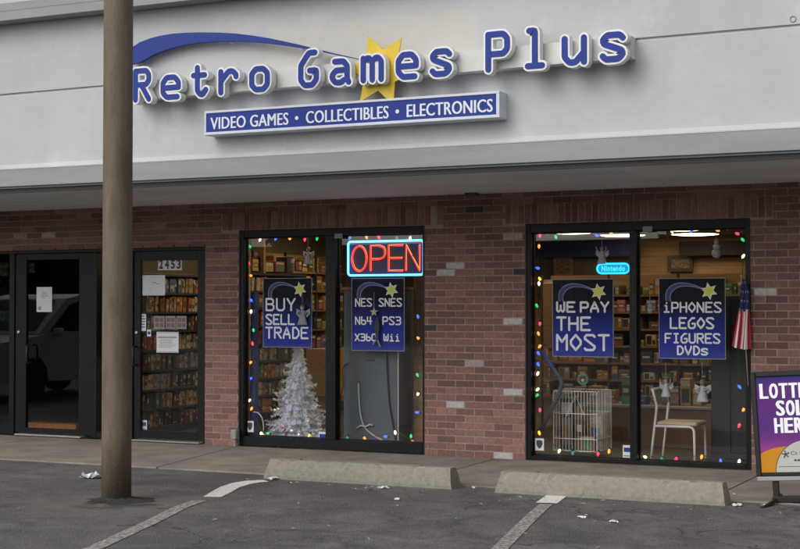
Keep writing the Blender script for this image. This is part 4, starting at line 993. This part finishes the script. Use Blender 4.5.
# ------------------------------------------------------------------ wire crate, chair, shovel, bench, dark cabinet
ya,yb=.42,.86; xa=at(553.5,420,ya).x; xb=at(597,420,ya).x; zt=at(575,391.5,ya).z; zb=.075
WC=thing('wire_crate',((xa+xb)/2,(ya+yb)/2,zb),'white wire crate standing in the corner of the right-hand window','crate')
def panel(p,qv,n):
    mb=MB(); p=Vector(p);qv=Vector(qv)
    mb.tube([(p.x,p.y,zb),(p.x,p.y,zt-.02),p.lerp(qv,.03)+Vector((0,0,zt)),p.lerp(qv,.97)+Vector((0,0,zt)),(qv.x,qv.y,zt-.02),(qv.x,qv.y,zb)],.0055,6)
    for fz in (0,.2,.62): 
        z_=zb+(zt-zb)*fz+.004; mb.tube([(p.x,p.y,z_),(qv.x,qv.y,z_)],.0045,5)
    for i in range(1,n):
        w_=p.lerp(qv,i/n); mb.tube([(w_.x,w_.y,zb),(w_.x,w_.y,zt)],.0026,5)
    return mb
for P0,P1,n in (((xa,ya,0),(xb,ya,0),14),((xa,yb,0),(xb,yb,0),14),((xa,ya+.004,0),(xa,yb-.004,0),10),((xb,ya+.004,0),(xb,yb-.004,0),10)): panel(P0,P1,n).build('wire_panel','wire_white',WC)
q=MB()
for i in range(9): y_=ya+(yb-ya)*i/8; q.tube([(xa,y_,zb),(xb,y_,zb)],.003,5)
q.build('wire_floor','wire_white',WC)
q=MB(); pp=[(.30,.58),(.52,.93),(.72,.60)]; q.tube([(xa+(xb-xa)*u,ya-.006,zb+(zt-zb)*v) for u,v in pp],.004,5); q.build('hanger_wire','wire_white',WC)
for k,(u0,u1,v,h,cl,lb) in enumerate(((.12,.42,.1,.50,'black','black box'),(.46,.62,.15,.42,'brown','brown box'),(.64,.95,.5,.34,'gold','gold pack'),(.55,.92,.1,.14,'red','flat red pack'))):
    carton(xa+(xb-xa)*u0,xa+(xb-xa)*u1,ya+v*.44,ya+v*.44+.18,zb+.008,zb+.008+h,cl,lb+' inside the white wire crate','packs in the wire crate')
yn=gr(651,460.5,.02).y; dyc=.40; F=lambda x,y:at(x,y,yn)
CH=thing('side_chair',(F(672,461).x,yn+.2,.02),'small white tube-framed chair with a beige seat facing right','chair')
seat_z=F(655,426).z
def chair_tubes(dy):
    s_=Vector((0,dy,0)); f_=[F(652.3,389),F(654.4,396.5),F(656.9,405.5),F(656,415),F(654.7,426),F(652.8,443),F(651,460.5)]; f_[-1].z=.021
    return [p+s_ for p in f_]
for dy in (0,dyc):
    q=MB(); q.tube(chair_tubes(dy),.0125,8); q.build('back_leg','chair_white',CH,smooth=True)
    fr=[F(655,426),F(672,426.6),F(689,427),F(692.5,428.2),F(694.2,431.5),F(694.6,446),F(695,462)]; fr[-1].z=.021
    q=MB(); q.tube([p+Vector((0,dy,0)) for p in fr],.0125,8); q.build('front_leg','chair_white',CH,smooth=True)
q=MB(); p=F(652.3,389.5); p2=F(656.5,404.5)
q.tube([p,p+Vector((0,dyc,0))],.0125,8); q.build('top_rail','chair_white',CH,smooth=True)
q=MB(); nn_=8
for j in range(nn_):
    y0_,y1_=yn+.012+(dyc-.024)*j/nn_,yn+.012+(dyc-.024)*(j+1)/nn_; bow=lambda y_:-.018*math.sin(math.pi*(y_-yn)/dyc)
    q.mesh([(p.x+bow(y0_),y0_,p.z),(p.x+bow(y1_),y1_,p.z),(p2.x+bow(y1_),y1_,p2.z),(p2.x+bow(y0_),y0_,p2.z),(p.x+bow(y0_)+.008,y0_,p.z),(p.x+bow(y1_)+.008,y1_,p.z),(p2.x+bow(y1_)+.008,y1_,p2.z),(p2.x+bow(y0_)+.008,y0_,p2.z)],[(3,2,1,0),(4,5,6,7),(0,1,5,4),(2,3,7,6)])
q.build('backrest','seat_mesh',CH)
q=MB(); q.bbox(F(656,426).x,F(694.5,426).x+.02,yn+.01,yn+dyc-.01,seat_z+.004,seat_z+.042,.014); q.build('seat','seat_beige',CH)
tl=thing('bent_tool',at(541,428,.30),'bent blue and grey handled tool leaning in the corner left of the wire crate','tool')
q=MB(); q.tube([at(541.5,351,.28),at(553,368,.30)],.019,8); q.build('grip','shovel_blue',tl)
q=MB(); q.tube([at(553,368,.30),at(560.5,379,.31),at(562,384,.31),at(559,394,.31),at(541.5,430,.32)],[.015,.02,.024,.022,.02],8); q.build('shaft','board_grey',tl)
bx0_=at(560,410,1.75).x; bx1_=at(712,410,1.75).x; bz=at(670,406,1.75).z
BE=thing('display_bench',((bx0_+bx1_)/2,2.0,.02),'long low brown display bench behind the chair and crate','bench')
q=MB(); q.box(bx0_,bx1_,1.75,2.3,.021,bz-.035); q.build('front_panel','counter_brown',BE)
q=MB(); q.bbox(bx0_-.02,bx1_+.02,1.72,2.32,bz-.034,bz,.006); q.build('benchtop','counter_top',BE)
xx=bx0_+.1
k=0
while xx<bx1_-.2:
    w_=R.uniform(.05,.15); h=R.uniform(.07,.30); cl=R.choices(list(PCOL),(5,4,1,1,.5,1,2,3,1,1))[0]
    yy=1.8+R.uniform(0,.12); carton(xx,xx+w_,yy,yy+.14,bz+.0005,bz+h,cl,('tall ' if h>.24 else 'low ')+cl+' box standing on the long low display bench','boxes on the display bench'); xx+=w_+R.uniform(.01,.09); k+=1
dx0=at(711,380,.85).x; dx1=at(752,380,.85).x; dzt=at(720,297,.85).z
DC=thing('black_cupboard',((dx0+dx1)/2,1.1,.02),'tall black cupboard at the right edge of the right-hand window','cupboard')
q=MB(); q.bbox(dx0,dx1,.85,1.35,.021,dzt,.005); q.build('body','frame_inner',DC)
for k in (0,1):
    q=MB(); w_=(dx1-dx0)/2; q.bbox(dx0+.01+k*w_,dx0+w_-.008+k*w_,.838,.8495,.08,dzt-.02,.003); q.build('door','shelf_black',DC)
# header boards, pictures on the back wall
def flat(pxr,Y,mt,name,label,cat,rim=None,th=.03):
    x0,x1,z0,z1=rect(*pxr,Y); z1=min(z1,2.545); o=thing(name,((x0+x1)/2,Y,z0),label,cat)
    q=MB(); q.bbox(x0,x1,Y,Y+th,z0,z1,.004); q.build('panel',mt,o)
    if rim:
        q=MB(); w_=.05
        for r_ in ((x0-w_,x1+w_,z1,z1+w_),(x0-w_,x1+w_,z0-w_,z0),(x0-w_,x0,z0,z1),(x1,x1+w_,z0,z1)): q.box(r_[0],r_[1],Y-.01,Y+th,r_[2],r_[3])
        q.build('frame',rim,o)
flat((533,240,634,257.5),8.6,'navy_cloth','wall_banner','wide dark blue banner high on the shop back wall','banner')
flat((679,240,760,256),8.7,'dark_wall','header_board','dark header board high on the back wall right of the mullion','board')
flat((671,258.5,689.5,268.5),8.9,'box_brown','framed_picture','dark framed picture on the wooden back wall above the DVDs poster','picture','shelf_black')
flat((557,259,569.5,274),8.7,'box_brown','framed_picture','dark brown framed picture left of the cyan glowing sign','picture','wood_shelf')
flat((540,258,633,300),8.8,'interior_wall','wall_panel','plain dull wall panel behind the cyan glowing sign','panel')
flat((543,283,556,345),2.6,'wood_slat','wood_post','tan wooden board left of the poster reading WE PAY','board')
flat((330.5,245,335.5,283),1.0,'box_pink','narrow_banner','narrow purple pink strip hanging behind the left window mullion','banner')
flat((24,424.5,76,431),.9,'case_orange','floor_plinth','low orange plinth inside the dark left door','plinth',th=.2)
flat((26,263,34,273),1.6,'box_white','wall_notice','pale square card inside the dark left door','card')
flat((-8,262,7,276),1.4,'box_white','wall_notice','pale card behind the glass at the far left','card')
flat((-8,311,4,321),1.2,'box_green','green_box','green pack behind the glass at the far left','box',th=.1)
SLP=thing('slat_panel',(-3.53,.2,.06),'beige slatted panel behind the narrow glass left of the pole','panel')
zs1=at(99,356,.2).z; n=11
for i in range(n): q=MB(); q.bbox(-3.715,-3.30,.2,.215,.08+(zs1-.08)*i/n+.006,.08+(zs1-.08)*(i+1)/n,.003); q.build('slat','seat_beige',SLP)
# ------------------------------------------------------------------ hanging ornaments
def ornament(px,pt,pb,label,kind,dress='porcelain',skin='skin_clay',Y=.16):
    b_=at(px,pb,Y); t=at(px,pt,Y); h=t.z-b_.z; o=thing('ornament',b_,label,'ornament','ornaments hanging in the windows')
    if kind=='snowman':
        q=MB(); q.ball((b_.x,Y,b_.z+h*.24),h*.25,9); q.ball((b_.x,Y,b_.z+h*.58),h*.19,9); q.ball((b_.x,Y,b_.z+h*.82),h*.13,8); q.build('body',dress,o,smooth=True)
        q=MB(); q.lathe([(h*.15,h*.91),(h*.15,h*.925),(h*.09,h*.93),(h*.08,h*1.02)],(b_.x,Y,b_.z),10); q.build('hat','ink_grey',o)
        q=MB(); q.tube([(b_.x-h*.16,Y,b_.z+h*.6),(b_.x-h*.36,Y,b_.z+h*.72)],h*.03,5); q.tube([(b_.x+h*.16,Y,b_.z+h*.6),(b_.x+h*.36,Y,b_.z+h*.7)],h*.03,5); q.build('arm','wood_shelf',o)
    else:
        q=MB(); q.lathe([(h*.27,0),(h*.25,h*.06),(h*.17,h*.32),(h*.10,h*.56),(h*.12,h*.64),(h*.05,h*.70)],(b_.x,Y,b_.z),12,sy=.7 if Y>.15 else .4); q.build('dress',dress,o,smooth=True)
        q=MB(); q.ball((b_.x,Y,b_.z+h*.79),h*.105,9,sz=1.15); q.build('head',skin,o,smooth=True)
        q=MB(); up=1 if kind=='raised' else -1
        for s_ in (-1,1): q.tube([(b_.x+s_*h*.10,Y-.004,b_.z+h*.62),(b_.x+s_*h*.24,Y-.012,b_.z+h*(.62+.1*up)),(b_.x+s_*h*(.27 if up>0 else .10),Y-.03,b_.z+h*(.9 if up>0 else .5))],[h*.045,h*.04,h*.03],6)
        q.build('arms',skin if up>0 else dress,o,smooth=True)
        q=MB()
        for s_ in (-1,1): q.prism([(b_.x+s_*h*.05,b_.z+h*.6),(b_.x+s_*h*.34,b_.z+h*.74),(b_.x+s_*h*.36,b_.z+h*.5),(b_.x+s_*h*.2,b_.z+h*.34)][::s_],Y+.012,Y+.018)
        q.build('wings','porcelain',o)
        q=MB(); q.lathe([(h*.115,h*.76),(h*.125,h*.84),(h*.08,h*.92),(h*.01,h*.95)],(b_.x,Y+.006,b_.z),10); q.build('hair','wood_shelf',o,smooth=True)
    q=MB(); q.tube([(b_.x,Y,t.z),(b_.x,Y-.01,t.z+.14)],.0015,4); q.build('thread','rope_white',o)
ornament(308,246,264,'white angel ornament hanging above the BUY SELL TRADE poster','angel')
ornament(602,245,264,'ornament figure with raised arms above the cyan glowing sign','raised')
ornament(716.5,239,258,'pale snowman ornament hanging above the poster with DVDs on it','snowman')
ornament(650,301,313.5,'silvery snowman ornament beside the right-hand mullion','snowman')
ornament(666,377,397,'ornament figure with raised arms hanging over the chair back','raised')
ornament(702.5,378,402,'pale green capped angel ornament hanging right of the chair back','angel','porcelain','wreath_green')
ORN_Y=.130
def star_ornament(px,py,pb,label):
    c=at(px,py,ORN_Y); e=at(px+3,pb,ORN_Y); o=thing('ornament',e,label,'ornament','ornaments hanging in the windows')
    q=MB(); pts=[]
    for k in range(10):
        a=rad(90+36*k); r_=.048 if k%2==0 else .02; pts.append((c.x+r_*math.cos(a),c.z+r_*math.sin(a)))
    q.prism(pts,ORN_Y-.004,ORN_Y+.003); q.build('star','star_dull',o)
    q=MB(); q.lathe([(.010,c.z-e.z-.05),(.026,c.z-e.z-.10),(.030,(c.z-e.z)*.5),(.016,.09),(.024,.03),(.012,.0)],(e.x,ORN_Y,e.z),10,sy=.18); q.build('tassel','ink',o,smooth=True)
    q=MB()
    for sx_,dz_ in ((-.035,.0),(.03,-.02)): q.tube([(e.x+sx_*.3,ORN_Y-.004,e.z+.05),(e.x+sx_,ORN_Y-.004,e.z+.02+dz_),(e.x+sx_*1.25,ORN_Y-.004,e.z+.005+dz_)],.007,6)
    q.build('tail','porcelain',o)
    q=MB(); q.tube([(c.x,ORN_Y,c.z+.045),(c.x,ORN_Y,c.z+.2)],.0015,4); q.build('thread','rope_white',o)
mat('star_dull',(.50,.47,.28),.5)
ornament(302.5,303,325,'grey angel ornament hanging in front of the words SELL and TRADE','angel','ink_grey','porcelain',.130)
star_ornament(374,312,345,'dangling pale star ornament with a dark tassel over the console poster')
c=at(583,379.5,.16); o=thing('wreath',c-Vector((0,0,.055)),'small round green wreath hanging above the wire crate','wreath'); q=MB()
q.tube([(c.x+.045*math.cos(a*.349),.16,c.z+.045*math.sin(a*.349)) for a in range(18)],.014,7,closed=True); q.build('ring','wreath_green',o,smooth=True)
q=MB(); q.ball((c.x,.16,c.z-.012),.02,8); q.build('bauble','porcelain',o,smooth=True)
# ------------------------------------------------------------------ flag
FL=thing('flag',at(748.3,385,-.03),'furled stars and stripes flag on a thin stick at the right window frame','flag')
ft=at(741.3,276,-.05); fb=at(748.3,386,.02); q=MB(); q.tube([fb,ft],.0055,8); q.ball(ft,.013,8); q.build('stick','stick_white',FL,smooth=True)
q=MB(); nr,nc=30,28
def fp(i,j):
    v=i/nr; u=j/nc; py=279+67*v
    lx=742.6-1.6*min(1,v/.18)-9.0*max(0,v-.15)**1.2/.85**1.2; rx=744.2+6.0*min(1,v/.2)**.7+.4*v
    l=at(lx,py,-.05); r_=at(rx,py+3*v,-.05); p=l.lerp(r_,u); fold=math.sin(u*math.pi*4.2+v*1.3)*(.006+.022*v)
    return Vector((p.x+.003*math.sin(u*9+v*5),-.068+fold,p.z-.014*math.sin(u*math.pi)*v))
for i in range(nr):
    for j in range(nc):
        v=i/nr; s_=(j+.5)/nc
        if v<.47-.10*abs(s_-.3): c=(.025,.03,.11) if not ((i%4==1) and ((j+2*(i//4))%5==2)) else (.6,.6,.6)
        else: c=(.46,.02,.045) if int(s_*7)%2==0 else (.78,.77,.76)
        q.face([fp(i,j),fp(i+1,j),fp(i+1,j+1),fp(i,j+1)],0,c)
q.build('cloth','flag_cloth',FL,smooth=True)
# ------------------------------------------------------------------ litter on the lot
def scrap(px,py,w_,label,mt='paper',cat='litter',name='paper_scrap',crumple=.25,z=.003):
    p=gr(px,py); a=R.uniform(0,3.1); q=MB(); n=6; V={}
    for i in range(n):
        for j in range(n):
            u,v=i/(n-1)-.5,j/(n-1)-.5; k=1+R.uniform(-.15,.15)
            x=(u*math.cos(a)-v*.6*math.sin(a))*w_*k; y=(u*math.sin(a)+v*.6*math.cos(a))*w_*k
            V[i,j]=len(q.v); q.v.append(Vector((x,y,z+R.uniform(0,crumple)*w_)))
    q.mesh([],[]); 
    for i in range(n-1):
        for j in range(n-1): q.f.append((V[i,j],V[i+1,j],V[i+1,j+1],V[i,j+1])); q.m.append(0); q.c.append(None)
    o=q.build(name,mt); o.location=p; return props(o,label,cat,'scraps lying on the lot')
scrap(94,478.5,.19,'crumpled white paper lying left of the pole foot',crumple=.3); scrap(87,478,.10,'grey flattened scrap touching the crumpled paper by the pole',mt='ink_grey',crumple=.1)
for x,y,w_,lb in ((272.5,480,.10,'white scrap at the left end of the left wheel stop'),(370,483.5,.10,'white scrap below the middle of the left wheel stop'),(376,483.8,.06,'tiny white scrap right beside the scrap under the left wheel stop'),(384,489,.08,'pale scrap in front of the left wheel stop nearer the right end'),(397,500,.06,'small pale scrap furthest in front of the left wheel stop'),(474,491.5,.06,'pale scrap in the gap between the wheel stops'),(582,518.5,.06,'pale scrap right of the worn bay line'),(614,523,.07,'pale scrap nearest the bottom edge below the right wheel stop'),(737,506.5,.08,'white scrap at the right end of the right wheel stop'),(733,495.5,.06,'pale scrap on the sidewalk edge behind the right wheel stop end'),(764,506.5,.06,'white scrap under the foot of the purple sign')):
    scrap(x,y,w_,lb,z=.003 if y>492 or x<450 else .026)
lm=MB(); lm.face([(-.03,0,.004),(-.01,-.014,.007),(.03,0,.003),(-.008,.016,.009)]); lo=lm.build('dead_leaf','dead_leaf'); leaf_data=lo.data; bpy.data.objects.remove(lo)
rl=random.Random(3)
for k in range(84):
    if k<44: x,y=rl.uniform(-.6,4.3),-2.36-abs(rl.gauss(0,.12))-.02
    else: x,y=rl.uniform(-2.5,4.6),rl.uniform(-5.2,-2.5)
    o=bpy.data.objects.new('dead_leaf',leaf_data); COL.objects.link(o); o.location=(x,y,.001); o.rotation_euler=(rl.uniform(-.2,.2),rl.uniform(-.2,.2),rl.uniform(0,6.3)); o.scale=(rl.uniform(.4,.9),)*3
    props(o,'tiny tan leaf fragment lying along the foot of a wheel stop' if k<26 else 'tiny tan leaf fragment out on the open asphalt','leaf','leaf fragments on the asphalt')
# ------------------------------------------------------------------ parked car (left of the frame; the dark door mirrors it)
CR=thing('parked_car',(-9.85,-6.4,0),'silver car parked nose-in, mirrored in the dark left door','car')
def ext(poly,xa,xb,mt,name,par,bev=None):
    q=MB(); q.prism(poly,xa,xb); q.v=[Vector((v.y,v.x,v.z)) for v in q.v]; return q.build(name,mt,par)
body=[(-4.10,.42),(-4.06,.80),(-4.25,.93),(-5.35,1.05),(-8.55,1.08),(-8.68,.95),(-8.70,.45),(-8.55,.30),(-8.15,.30),(-8.10,.55),(-7.95,.68),(-7.55,.68),(-7.40,.55),(-7.35,.30),(-5.40,.30),(-5.36,.52),(-5.2,.68),(-4.80,.68),(-4.66,.52),(-4.62,.30),(-4.25,.30)]
bd=ext(body,-10.75,-8.92,'car_silver','body',CR)
ext([(-5.25,1.05),(-5.95,1.62),(-6.4,1.70),(-8.1,1.70),(-8.5,1.08)],-10.66,-9.01,'car_silver','cabin',CR)
ext([(-5.52,1.09),(-6.02,1.52),(-6.35,1.60),(-6.75,1.60),(-6.75,1.09)],-9.008,-8.998,'car_glass','side_window',CR)
ext([(-6.85,1.09),(-6.85,1.60),(-7.9,1.60),(-8.2,1.12)],-9.008,-8.998,'car_glass','side_window',CR)
q=MB(); q.mesh([(-10.55,-5.32,1.10),(-9.12,-5.32,1.10),(-9.2,-5.90,1.585),(-10.47,-5.90,1.585)],[(0,1,2,3)]); 
q.v=[v+Vector((0,.012,.012)) for v in q.v]; q.build('windshield','car_glass',CR)
for y in (-5.0,-7.75):
    for xs_,sg in ((-8.90,1),(-10.77,-1)):
        q=MB(); q.lathe([(.20,-.1),(.33,-.1),(.345,-.06),(.345,.06),(.33,.1),(.20,.1)],(0,0,0),24); q.v=[Vector((xs_-sg*.11+v.z,y+v.x,.345+v.y)) for v in q.v]; wh=q.build('wheel','tyre',CR)
        q=MB(); q.lathe([(.205,-.02),(.205,.06),(.12,.085),(.03,.09)],(0,0,0),18); q.v=[Vector((xs_-sg*.11+sg*v.z,y+v.x,.345+v.y)) for v in q.v]; q.build('rim','aluminium',wh)
for x in (-10.55,-9.3): q=MB(); q.bbox(x,x+.3,-4.16,-4.05,.66,.82,.02); q.build('headlight','chrome',CR)
q=MB(); q.bbox(-8.95,-8.80,-5.65,-5.50,1.02,1.15,.03); q.build('mirror','car_silver',CR)
# ------------------------------------------------------------------ across the road: added out of view to darken the glass reflections
OB=thing('added_far_building',(-30,-46,0),'long low plain building added across the road to darken the shop glass reflections','building')
q=MB(); q.box(-75,25,-54,-46,0,4.0); q.build('wall','facing_wall',OB)
q=MB(); q.box(-75.3,25.3,-54.3,-45.7,4.0,4.35); q.build('roof','slot_dark',OB)
for k in range(10): q=MB(); q.bbox(-72+k*9.6,-66.5+k*9.6,-46.04,-45.98,.9,3.2,.01); q.build('window','car_glass',OB)
def tree(x,y,h):
    o=thing('added_far_tree',(x,y,0),'bare-topped tree added across the road to darken the shop glass reflections','tree','added trees across the road')
    q=MB(); q.tube([(x,y,0),(x+.1,y,h*.3),(x,y+.1,h*.75)],[.2,.15,.05],8)
    for k in range(7):
        a=k*2.4; q.tube([(x,y,h*(.3+.05*k)),(x+math.cos(a)*h*.16,y+math.sin(a)*h*.16,h*(.5+.05*k))],[.07,.02],6)
    q.build('trunk','bark',o); q=MB(); rr_=random.Random(int(x*10))
    for k in range(900):
        d=Vector((rr_.gauss(0,1),rr_.gauss(0,1),rr_.gauss(0,1))).normalized()*(rr_.random()**.4); p=Vector((x+d.x*h*.3,y+d.y*h*.3,h*.66+d.z*h*.34)); e=Vector((rr_.gauss(0,1),rr_.gauss(0,1),rr_.gauss(0,1))).normalized()*.22; f_=e.orthogonal()*.8
        q.face([p-e,p+f_,p+e,p-f_])
    q.build('crown','leaf',o)
for x,y,h in ((-56,-43,5.6),(-41,-43,6.2),(-26,-43,5.4),(-8,-43,5.8)): tree(x,y,h)
# ------------------------------------------------------------------ lit ceiling lamps, seen ones and added ones
spots=[gr(572,234.8,2.5),gr(622,237.5,2.5),gr(695,236.5,2.5),gr(681,231.8,2.5)]
spots=[(p.x,p.y) for p in spots]+[(-2.75,1.5),(-1.1,.72),(.5,2.6),(2.0,1.5),(3.2,2.7),(-2.7,3.9),(1.0,4.6),(-.9,3.6)]  # further lamps added out of sight to light the shop and brighten the tree
names=['seen above the WE PAY poster','just left of the right-hand mullion','largest, above the poster with DVDs on it','small and faint, high right of the mullion']
for k,(x,y) in enumerate(spots):
    o=thing('ceiling_lamp',(x,y,2.5),'round glowing ceiling lamp '+(names[k] if k<4 else 'added out of view above the window heads for interior light'),'ceiling lamp','ceiling lamps in the shop')
    q=MB(); q.lathe([(.36,.03),(.36,.0505),(.30,.0506)],(x,y,2.5),24); q.build('rim','lamp_rim',o)
    q=MB(); q.lathe([(.02,.012),(.16,.015),(.28,.022),(.34,.03)],(x,y,2.5),24); q.build('diffuser','lamp_glow',o,smooth=True)
# ------------------------------------------------------------------ sky, sun, camera
wd=bpy.data.worlds.new('World'); scene.world=wd; wd.use_nodes=True; nt=wd.node_tree; N=nt.nodes; L=nt.links
sky=N.new('ShaderNodeTexSky'); sky.sky_type='NISHITA'; sky.sun_disc=False
EL,AZ=rad(40),math.atan2(-.45,-1.0)
sky.sun_elevation=EL; sky.sun_rotation=AZ; sky.air_density=1.0; sky.dust_density=4.0; sky.ozone_density=1.0
hs=N.new('ShaderNodeHueSaturation'); hs.inputs['Saturation'].default_value=0.22
L.new(sky.outputs[0],hs.inputs['Color']); L.new(hs.outputs[0],N['Background'].inputs['Color']); N['Background'].inputs['Strength'].default_value=0.14
sl_=bpy.data.lights.new('Sun','SUN'); sl_.energy=0.5; sl_.angle=rad(75); sl_.color=(1,.97,.93)
so_=bpy.data.objects.new('Sun',sl_); COL.objects.link(so_)
dirv=Vector((math.sin(AZ)*math.cos(EL),math.cos(AZ)*math.cos(EL),math.sin(EL))); so_.rotation_euler=dirv.to_track_quat('Z','Y').to_euler(); so_.location=(0,-20,20)
cam=bpy.data.cameras.new('Camera'); cam.sensor_width=36; cam.sensor_fit='HORIZONTAL'; cam.lens=FOC/800*36; cam.clip_end=1000
co=bpy.data.objects.new('Camera',cam); COL.objects.link(co); co.location=CAM; co.rotation_euler=(rad(90)+PITCH,0,YAW); scene.camera=co
vs=scene.view_settings; vs.view_transform='Standard'; vs.look='None'; vs.exposure=0.17; vs.gamma=1; vs.use_curve_mapping=False
scene.render.engine='CYCLES'; scene.cycles.max_bounces=10; scene.cycles.transparent_max_bounces=16
